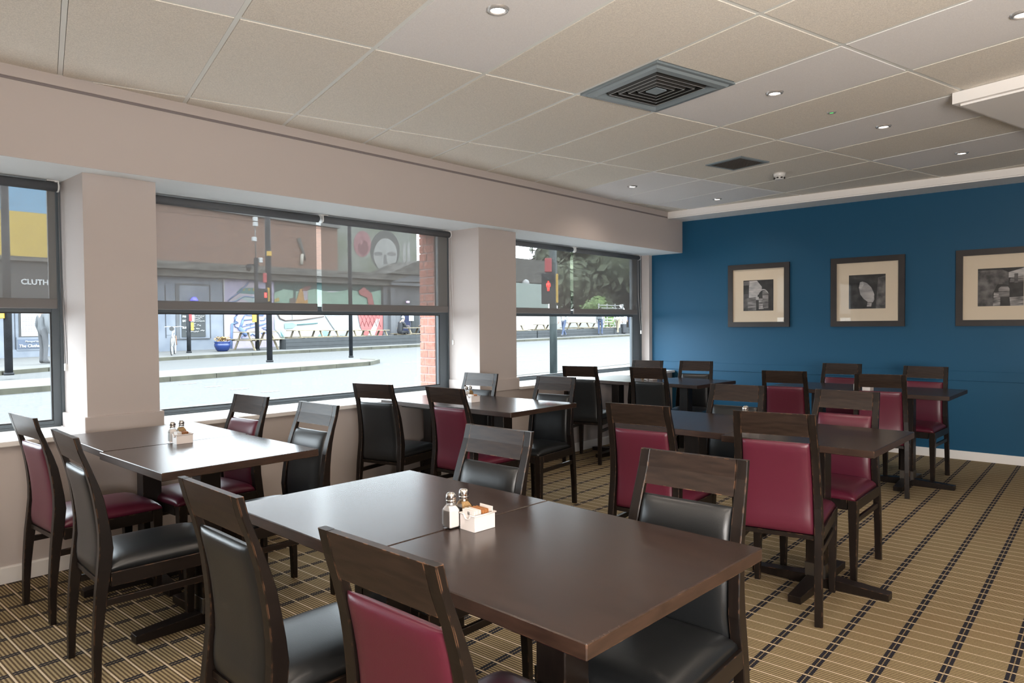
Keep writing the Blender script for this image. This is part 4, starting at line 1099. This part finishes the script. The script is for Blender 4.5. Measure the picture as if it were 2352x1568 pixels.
# ---- poles and signals
def pole(x, y, h, r, label, m=X_black, extra=None):
    z0 = zg(x, y); t = empty('street_pole', (x, y, z0)); tag(t, label, 'pole')
    mb = MB(); mb.tube([(0, 0, 0), (0, 0, h)], r, 16); part('shaft', mb, m, t)
    mb = MB(); mb.tube([(0, 0, 0), (0, 0, .06)], r * 1.25, 16); part('foot_collar', mb, m, t)
    if extra: extra(t)
    return t
def ang_box(t, name, c, size, m, rz=0.0): mb = MB(); mb.box([-v / 2 for v in size], [v / 2 for v in size], Matrix.Translation(c) @ Matrix.Rotation(rz, 4, 'Z'), bev=min(size) * .08); return part(name, mb, m, t)
def ex_left(t):
    ang_box(t, 'push_button_box', (-.14, -.06, 1.50), (.13, .16, .30), X_ybox, -.4)
pole(4.31, 20.12, 4.6, .085, 'dark pole with yellow push button box in the left window', X_black, ex_left)
def ex_b(t):
    ang_box(t, 'push_button_box', (.075, -.16, 1.0), (.10, .12, .30), X_ybox, -.4); ang_box(t, 'red_band', (.03, -.11, 1.33), (.10, .06, .26), X_redp, -.4); ang_box(t, 'white_plate', (.10, -.14, 1.32), (.12, .04, .24), X_paper, -.4)
pole(11.45, 26.9, 1.48, .075, 'short dark post with yellow and red box before the chalk board', X_black, ex_b)
def ex_c(t):
    ang_box(t, 'push_button_box', (-.16, -.10, 1.44), (.16, .16, .62), X_ybox, -.4); ang_box(t, 'red_plate', (.0, -.12, 1.62), (.16, .05, .17), X_redp, -.4)
    ang_box(t, 'camera_bracket', (-.12, 0, 3.42), (.5, .06, .05), X_black)
    mb = MB(); mb.lathe([(.0005, -.13), (.07, -.1), (.1, 0), (.1, .1), (.0005, .12)], (-.32, 0, 3.28), 12, cap=False); part('dome_camera', mb, X_black, t)
    ang_box(t, 'control_box', (.18, -.02, 3.62), (.14, .14, .20), X_paper)
    mb = MB(); mb.tube([(0, 0, 3.7), (-.02, 0, 5.2)], .025, 8); part('thin_mast', mb, X_conc, t)
    for z in (4.45, 5.05, 5.25): ang_box(t, 'aerial_box', (-.06 if z < 5 else 0, 0, z), (.17, .12, .17), X_paper)
pole(13.98, 26.47, 3.7, .08, 'dark pole carrying cameras and white boxes, left of the traffic light pole', X_black, ex_c)
def ex_d(t):
    ang_box(t, 'signal_head', (-.24, -.10, 1.95), (.26, .2, .42), X_black, -.4); ang_box(t, 'red_light', (-.21, -.205, 1.97), (.075, .03, .15), X_redl, -.4)
    ang_box(t, 'yellow_edge', (-.075, -.12, 1.99), (.07, .06, .40), X_ybox, -.4); ang_box(t, 'upper_box', (-.14, -.05, 2.48), (.10, .12, .28), X_redp, -.4); ang_box(t, 'lower_box', (-.12, -.09, 1.52), (.14, .1, .12), X_ybox, -.4)
    ang_box(t, 'band', (.0, -.06, 3.2), (.14, .10, .14), X_ybox, -.4); ang_box(t, 'bracket', (-.2, -.06, 1.70), (.3, .06, .06), X_black, -.4)
pole(10.55, 19.25, 5.2, .083, 'thick dark traffic light pole on the island with a red signal', X_black, ex_d)
pole(13.31, 19.1, 5.6, .062, 'thin grey pole on the island end before the fish mural', X_black)
def ex_e(t):
    v = Vector((-.671, -.741, 0)); s_ = Vector((-.741, .3, 0))
    rz = math.radians(-48)
    hd = Vector((-.16, .03, 0)); fr_ = Vector((-.78, -.62, 0))
    c = Vector((-.135, -.02, 0))
    def B(name, off_side, off_front, z, size, m):
        side = Vector((.62, -.78, 0)); p = side * off_side + fr_ * off_front
        return ang_box(t, name, (p.x, p.y, z), size, m, math.atan2(side.y, side.x))
    B('signal_head', -.10, .17, 1.90, (.30, .2, .66), X_black)
    B('visor', -.10, .30, 2.09, (.24, .05, .03), X_black)
    B('yellow_edge', .085, .19, 1.90, (.05, .10, .62), X_ybox)
    B('upper_head', -.10, .16, 2.40, (.15, .14, .30), X_redp)
    # the standing figure of the lit red signal
    side = Vector((.62, -.78, 0)); base = side * -.10 + fr_ * .275
    def P(a, z): return base + side * a + Vector((0, 0, z))
    mb = MB(); mb.lathe([(.0005, .02), (.017, .01), (.02, -.004), (.0005, -.02)], P(0, 2.045), 10, cap=False)
    mb.tube([P(0, 2.02), P(0, 1.93)], [.030, .026], 8); mb.tube([P(-.036, 2.01), P(-.04, 1.93)], .009, 6); mb.tube([P(.036, 2.01), P(.04, 1.93)], .009, 6)
    mb.tube([P(-.013, 1.93), P(-.015, 1.84)], .012, 6); mb.tube([P(.013, 1.93), P(.015, 1.84)], .012, 6); part('red_figure', mb, X_redl, t)
pole(11.95, 9.60, 4.6, .082, 'thick grey pole close outside the last window with a red standing man signal', X_pole3, ex_e)

# ---- picnic tables, planters, plants
def picnic(x, y, rz, label, scale=1.0):
    t = empty('picnic_table', (x, y, zg(x, y)), rz); tag(t, label, 'picnic table', 'picnic tables along the mural'); t.scale = (scale,) * 3
    for k in range(5): mb = MB(); mb.box((-.8, -.36 + k * .146, .71), (.8, -.36 + k * .146 + .135, .745)); part('top_plank', mb, X_timber, t)
    for s in (-1, 1):
        for k in range(2): mb = MB(); y_ = s * .68 + (k - 1) * .135; mb.box((-.8, y_, .42), (.8, y_ + .125, .452)); part('bench_plank', mb, X_timber, t)
        mb = MB(); mb.box((s*.55 - .04, -.78, .37), (s*.55 - .001, .78, .419)); part('bench_support', mb, X_timber, t)
        for q in (-1, 1):
            mb = MB(); P = [(s*.55, q*.66 - .05, 0), (s*.55 + .04, q*.66 - .05, 0), (s*.55 + .04, q*.66 + .05, 0), (s*.55, q*.66 + .05, 0), (s*.55, q*.22 - .05, .709), (s*.55 + .04, q*.22 - .05, .709), (s*.55 + .04, q*.22 + .05, .709), (s*.55, q*.22 + .05, .709)]
            mb.hexa(P); part('leg', mb, X_timber, t)
    return t
picnic(14.2, 27.0, .15, 'picnic table on the pavement behind the two street poles')
picnic(16.9, 27.6, .05, 'picnic table behind the planter, near the painted paddle')
picnic(18.75, 27.6, .1, 'picnic table behind the planter, just left of the thin pole', .95)
picnic(20.5, 27.5, .1, 'picnic table right of the thin pole in the middle window', .9)
picnic(23.0, 27.6, .1, 'picnic table where two people sit')
picnic(30.5, 27.6, .05, 'picnic table at the left edge of the last window')
picnic(33.6, 27.6, .05, 'picnic table left of the thick pole in the last window')
picnic(37.0, 27.6, .05, 'picnic table right of the thick pole, its top long and bare', 1.1)
picnic(39.6, 27.6, .05, 'picnic table behind the person in jeans', 1.0)

def planter(xa, xb, y, label):
    xm = (xa + xb) / 2; t = empty('planter_box', (xm, y, zg(xm, y) - .05)); tag(t, label, 'planter', 'black timber planters along the kerb')
    w2 = (xb - xa) / 2; sl = .0139 * .741
    def sh(lo, hi, name):
        P = []
        for zz in (lo[2], hi[2]):
            for xx, yy in ((lo[0], lo[1]), (hi[0], lo[1]), (hi[0], hi[1]), (lo[0], hi[1])): P.append((xx, yy, zz + xx * sl))
        mb = MB(); mb.hexa(P); part(name, mb, X_planter, t)
    for k in range(3):
        sh((-w2, -.25, .0 + k * .16), (w2, -.22, .0 + k * .16 + .150), 'plank'); sh((-w2, .22, .0 + k * .16), (w2, .25, .0 + k * .16 + .150), 'plank')
    for s in (-1, 1): sh((s * w2 - .02, -.2195, 0), (s * w2 + .02, .2195, .47), 'end_board')
    sh((-w2 + .021, -.2195, .05), (w2 - .021, .2195, .42), 'soil')
    return t
planter(15.0, 18.1, 26.3, 'black timber planter starting at the traffic light pole')
planter(18.2, 23.9, 26.3, 'long black timber planter in front of the seated people')
planter(24.0, 28.5, 26.3, 'black timber planter running out behind the brick jamb')
planter(28.6, 30.9, 26.3, 'short black timber planter at the left of the last window')
planter(31.0, 38.8, 26.3, 'longest black timber planter, behind the thick pole and walkers')
planter(39.0, 42.2, 26.4, 'black timber planter behind the person in khaki trousers')
t = empty('flower_pot', (12.75, 26.9, zg(12.75, 26.9))); tag(t, 'cobalt blue glazed pot with yellow flowers on the pavement', 'pot')
mb = MB(); mb.lathe([(.17, 0), (.24, .06), (.30, .2), (.31, .28), (.28, .33), (.31, .36), (.31, .39), (.26, .39)], n=22); part('pot', mb, X_pot, t)
mb = MB(); rnd = random.Random(9)
for _ in range(260):
    a, r_ = rnd.uniform(0, 6.283), rnd.uniform(0, .30); p = Vector((r_ * math.cos(a), r_ * math.sin(a), .40 + rnd.uniform(0, .17))); q = Vector((rnd.uniform(-1, 1), rnd.uniform(-1, 1), rnd.uniform(-.4, .4))) * .04; s_ = Vector((-q.y, q.x, .02))
    mb.quad([p - q, p - s_, p + q, p + s_])
o = link('flowers', mb.mesh('flowers', X_flower, fix=False), t); o['kind'] = 'stuff'
tree(24.4, 27.3, 1.9, .55, 'bright green shrub right of the seated people', 11, X_leaf, False, 700, .09, low=.15)
tree(26.6, 27.3, 1.8, .5, 'bright green shrub beside the brick jamb', 12, X_leaf, False, 500, .09, low=.3)

fn = empty('lattice_fence', (43.2, 29.2, zg(43.2, 29.2))); tag(fn, 'white lattice fence behind the walkers at the right of the last window', 'fence')
for k in range(9): mb = MB(); mb.box((-1.6, -.02, .35 + k * .2), (1.6, .02, .35 + k * .2 + .06)); part('slat', mb, X_paper, fn)
for k in range(4): mb = MB(); mb.box((-1.6 + k * 1.05, .021, 0), (-1.6 + k * 1.05 + .08, .07, 2.1)); part('post', mb, X_paper, fn)
tree(43.4, 30.4, 2.4, 1.7, 'green hedge behind the white lattice fence', 13, X_leaf, False, 1300, .14, low=.05)

# ---- bicycle
bk = empty('bicycle', (10.55, 26.1, zg(10.55, 26.1)), math.radians(62)); tag(bk, 'white and orange bicycle leaning by the grey pub wall', 'bicycle')
def torus(R_, r_, c, n=26, k=6):
    mb = MB(); V = []
    for i in range(n):
        a = 2 * PI * i / n; V.append([mb.bm.verts.new((c[0] + (R_ + r_ * math.cos(2*PI*j/k)) * math.cos(a), c[1] + r_ * math.sin(2*PI*j/k), c[2] + (R_ + r_ * math.cos(2*PI*j/k)) * math.sin(a))) for j in range(k)])
    for i in range(n):
        for j in range(k): mb.bm.faces.new((V[i][j], V[(i+1)%n][j], V[(i+1)%n][(j+1)%k], V[i][(j+1)%k]))
    return mb
for s in (-1, 1):
    wh = part('wheel', torus(.31, .014, (s * .52, 0, .335)), X_bike, bk); part('tyre', torus(.33, .018, (s * .52, 0, .335)), X_tyre, wh)
    mb = MB()
    for k in range(12): a = k * PI / 6; mb.tube([(s*.52, 0, .335), (s*.52 + .3*math.cos(a), 0, .335 + .3*math.sin(a))], .004, 4)
    part('spokes', mb, X_bike, wh)
mb = MB()
for a, b_ in (((-.52, 0, .335), (-.1, 0, .30)), ((-.52, 0, .335), (-.2, 0, .78)), ((-.1, 0, .30), (-.22, 0, .90)), ((-.1, 0, .30), (.38, 0, .72)), ((-.19, 0, .78), (.36, 0, .82)), ((.34, 0, .9), (.40, 0, .68))): mb.tube([a, b_], .019, 8)
part('frame', mb, X_bike, bk)
mb = MB(); mb.tube([(.40, .05, .68), (.52, .06, .335)], .014, 6); mb.tube([(.40, -.05, .68), (.52, -.06, .335)], .014, 6); part('fork', mb, X_bikeo, bk)
mb = MB(); mb.tube([(.30, -.32, 1.0), (.40, -.2, 1.02), (.36, 0, 1.0), (.40, .2, 1.02), (.30, .32, 1.0)], .015, 6); mb.tube([(.34, 0, .9), (.36, 0, 1.0)], .015, 6); part('handlebar', mb, X_bike, bk)
mb = MB(); mb.tube([(-.38, 0, .94), (-.22, 0, .95), (-.08, 0, .93)], [.085, .055, .02], 8); part('saddle', mb, X_tyre, bk)

# ---- people
def person(label, x, y, rz, pose, cols, h=1.74, dz=0.0, bag=None, hat=None):
    k = h / 1.74
    J = {'pelvis': (0, 0, .96), 'belly': (0, 0, 1.10), 'chest': (0, 0, 1.30), 'neck': (.01, 0, 1.47), 'head': (.02, 0, 1.60), 'crown': (.01, 0, 1.70), 'nose': (.125, 0, 1.60)}
    for s, n in ((1, 'l'), (-1, 'r')):
        J['hip' + n] = (0, s * .095, .92); J['knee' + n] = (.02, s * .10, .50); J['ank' + n] = (-.01, s * .105, .09); J['toe' + n] = (.15, s * .115, .04); J['heel' + n] = (-.05, s * .105, .04)
        J['sh' + n] = (0, s * .185, 1.41); J['elb' + n] = (-.03, s * .25, 1.13); J['wri' + n] = (.06, s * .25, .90)
    if pose == 'walk':
        J['kneel'] = (.17, .10, .53); J['ankl'] = (.30, .10, .12); J['toel'] = (.45, .11, .09); J['heell'] = (.26, .10, .05)
        J['kneer'] = (-.06, -.10, .50); J['ankr'] = (-.32, -.10, .13); J['toer'] = (-.20, -.11, .04); J['heelr'] = (-.37, -.10, .12)
        J['wril'] = (-.10, .26, .88); J['wrir'] = (.16, -.26, .92)
    if pose == 'sit':
        for s, n in ((1, 'l'), (-1, 'r')):
            J['hip' + n] = (0, s * .10, .52); J['knee' + n] = (.42, s * .13, .52); J['ank' + n] = (.40, s * .13, .10); J['toe' + n] = (.55, s * .14, .04); J['heel' + n] = (.36, s * .13, .04)
        for q, v in (('pelvis', (0, 0, .55)), ('belly', (.03, 0, .70)), ('chest', (.10, 0, .89)), ('neck', (.17, 0, 1.04)), ('head', (.22, 0, 1.16)), ('crown', (.22, 0, 1.26)), ('nose', (.325, 0, 1.15))): J[q] = v
        for s, n in ((1, 'l'), (-1, 'r')): J['sh' + n] = (.11, s * .19, .99); J['elb' + n] = (.20, s * .24, .76); J['wri' + n] = (.42, s * .12, .80)
    E_ = [('pelvis','belly'),('belly','chest'),('chest','neck'),('neck','head'),('head','crown'),('head','nose')]
    RD = {'pelvis': .15, 'belly': .135, 'chest': .155, 'neck': .06, 'head': .095, 'crown': .075, 'nose': .016}
    for n in 'lr':
        E_ += [('pelvis','hip'+n),('hip'+n,'knee'+n),('knee'+n,'ank'+n),('ank'+n,'toe'+n),('ank'+n,'heel'+n),('chest','sh'+n),('sh'+n,'elb'+n),('elb'+n,'wri'+n)]
        RD.update({'hip'+n: .098, 'knee'+n: .068, 'ank'+n: .05, 'toe'+n: .036, 'heel'+n: .036, 'sh'+n: .075, 'elb'+n: .055, 'wri'+n: .036})
        e, w_ = Vector(J['elb'+n]), Vector(J['wri'+n]); d = (w_ - e).normalized(); sd = Vector((1, 0, 0)) - d * d.x; sd.normalize(); bend = d.cross(sd)
        J['palm'+n] = tuple(w_ + d * .06); E_.append(('wri'+n, 'palm'+n)); RD['palm'+n] = .030
        for q, (o_, ln) in enumerate(((-.03, .075), (-.01, .088), (.01, .082), (.03, .062))):
            J['fa%d'%q+n] = tuple(w_ + d * (.075 + ln * .5) + sd * o_); J['fb%d'%q+n] = tuple(w_ + d * (.07 + ln) + sd * o_ * 1.1 + bend * .015)
            E_ += [('palm'+n, 'fa%d'%q+n), ('fa%d'%q+n, 'fb%d'%q+n)]; RD['fa%d'%q+n] = .0095; RD['fb%d'%q+n] = .008
        J['th'+n] = tuple(w_ + d * .06 + sd * .06 + bend * .01); E_.append(('wri'+n, 'th'+n)); RD['th'+n] = .011
    names_ = list(J); me = bpy.data.meshes.new('body')
    me.from_pydata([Vector(J[q]) * k for q in names_], [(names_.index(a), names_.index(b_)) for a, b_ in E_], [])
    o = bpy.data.objects.new('body', me); COL.objects.link(o)
    o.modifiers.new('skin', 'SKIN'); sub = o.modifiers.new('sub', 'SUBSURF'); sub.levels = 1
    for i, q in enumerate(names_):
        me.skin_vertices[0].data[i].radius = (RD[q] * k, RD[q] * k * (.8 if q in ('belly', 'pelvis', 'chest') else 1))
    me.skin_vertices[0].data[0].use_root = True
    dg = bpy.context.evaluated_depsgraph_get(); ev = o.evaluated_get(dg)
    m2 = bpy.data.meshes.new_from_object(ev); bpy.data.objects.remove(o)
    m2.name = 'body'
    top_, leg_, hair_ = cols
    mats = [cm('skin_tone', (.60, .40, .31)), top_, leg_, X_tyre, hair_]
    m2.materials.clear()
    for q in mats: m2.materials.append(q)
    segs = [(Vector(J[a]) * k, Vector(J[b_]) * k, a, b_) for a, b_ in E_]
    def cls(b_):
        if b_[:-1] in ('toe', 'heel'): return 3
        if b_[:-1] in ('knee', 'ank') or b_[:-1] == 'hip': return 2
        if b_ in ('belly', 'chest') or b_[:-1] in ('sh', 'elb', 'wri'): return 1
        return 0
    for p in m2.polygons:
        c = p.center; best = min(segs, key=lambda q: (c - (q[0] + (q[1] - q[0]) * max(0, min(1, (c - q[0]).dot(q[1] - q[0]) / max(1e-9, (q[1] - q[0]).length_squared))))).length)
        i = cls(best[3]); p.use_smooth = True
        if best[3] in ('crown',) or (best[3] == 'head' and c.x < best[1].x - .035 * k and c.z > best[0].z + .06): i = 4
        p.material_index = i
    t = empty('person', (x, y, zg(x, y) + dz), rz); tag(t, label, 'person')
    link('body', m2, t)
    hd = Vector(J['head']) * k
    for s in (1, -1):
        mb = MB(); mb.lathe([(.0005, .009), (.009, 0), (.0005, -.009)], (hd.x + .088 * k, hd.y + s * .033, hd.z + .02), 8, cap=False); part('eye', mb, X_tyre, t)
        mb = MB(); mb.lathe([(.0005, .03), (.014, .01), (.012, -.02), (.0005, -.03)], (hd.x, hd.y + s * .095 * k, hd.z), 8, cap=False); part('ear', mb, mats[0], t)
    mb = MB(); mb.cbox((hd.x + .094 * k, 0, hd.z - .05), (.012, .045, .010), bev=.003); part('mouth', mb, cm('lip_tone', (.42, .2, .17)), t)
    mb = MB(); cr = Vector(J['crown']) * k
    mb.lathe([(.0005, .085), (.05, .075), (.088, .03), (.100, -.03), (.094, -.06)], (cr.x - .012, 0, cr.z - .02), 14, cap=False); part('hair' if hat is None else 'cap', mb, hair_ if hat is None else hat, t)
    if bag:
        ch = Vector(J['chest']) * k; mb = MB(); mb.cbox((ch.x - .24, 0, ch.z - .08), (.20, .32, .46), bev=.05); part('backpack', mb, bag, t)
    return t
c_grey, c_dgrey, c_wht, c_jean, c_khk, c_blk, c_navy, c_tan = (cm('grey_jacket', (.20, .215, .23)), cm('dark_grey_cloth', (.13, .135, .145)), cm('white_cloth', (.78, .77, .75)), cm('blue_jeans', (.09, .13, .24)), cm('khaki_cloth', (.42, .36, .24)), cm('black_cloth', (.035, .037, .045)), cm('navy_cloth', (.07, .09, .2)), cm('tan_cloth', (.62, .42, .26)))
hair_d, hair_g = cm('dark_hair', (.05, .035, .025)), cm('grey_hair', (.45, .43, .41))
person('person in a grey hooded jacket and grey trousers walking past the pub', 6.02, 24.1, math.radians(15), 'stand', (c_grey, c_dgrey, hair_g), 1.76)
person('person in dark jacket hunched at the picnic table, seen from the side', 22.1, 27.55, math.radians(0), 'sit', (c_blk, c_blk, hair_g), 1.78)
person('person in grey coat and pale cap sitting right of the picnic table', 23.95, 27.55, PI, 'sit', (c_dgrey, c_blk, hair_g), 1.78, hat=creamp)
person('person in jeans half hidden by the thick pole', 33.0, 25.7, math.radians(180), 'walk', (c_wht, c_jean, hair_d), 1.7)
person('person with white top, jeans and a dark backpack in the last window', 36.9, 25.8, math.radians(20), 'stand', (c_wht, c_jean, hair_d), 1.75, bag=c_grey)
person('person in white top and khaki trousers striding left in the last window', 39.2, 26.0, math.radians(190), 'walk', (c_wht, c_khk, hair_d), 1.72)
person('person in dark jeans and navy top near the right edge of last window', 41.0, 26.1, math.radians(200), 'stand', (c_navy, c_jean, hair_d), 1.78)
person('person in tan trousers and blue top, rightmost in the last window', 42.1, 25.75, math.radians(170), 'walk', (cm('blue_top', (.12, .16, .42)), c_tan, hair_d), 1.72)
t = empty('suitcase', (40.1, 26.15, zg(40.1, 26.15) + .0)); tag(t, 'black wheeled suitcase beside the person in khaki trousers', 'suitcase')
mb = MB(); mb.box((-.22, -.13, .05), (.22, .13, .68), bev=.04); part('shell', mb, c_blk, t)
mb = MB(); mb.tube([(-.1, 0, .68), (-.1, 0, .95), (.1, 0, .95), (.1, 0, .68)], .012, 6); part('handle', mb, X_black, t)
for s in (-1, 1): mb = MB(); mb.tube([(s*.17, -.05, .03), (s*.17, .05, .03)], .03, 10); part('wheel', mb, X_tyre, t)
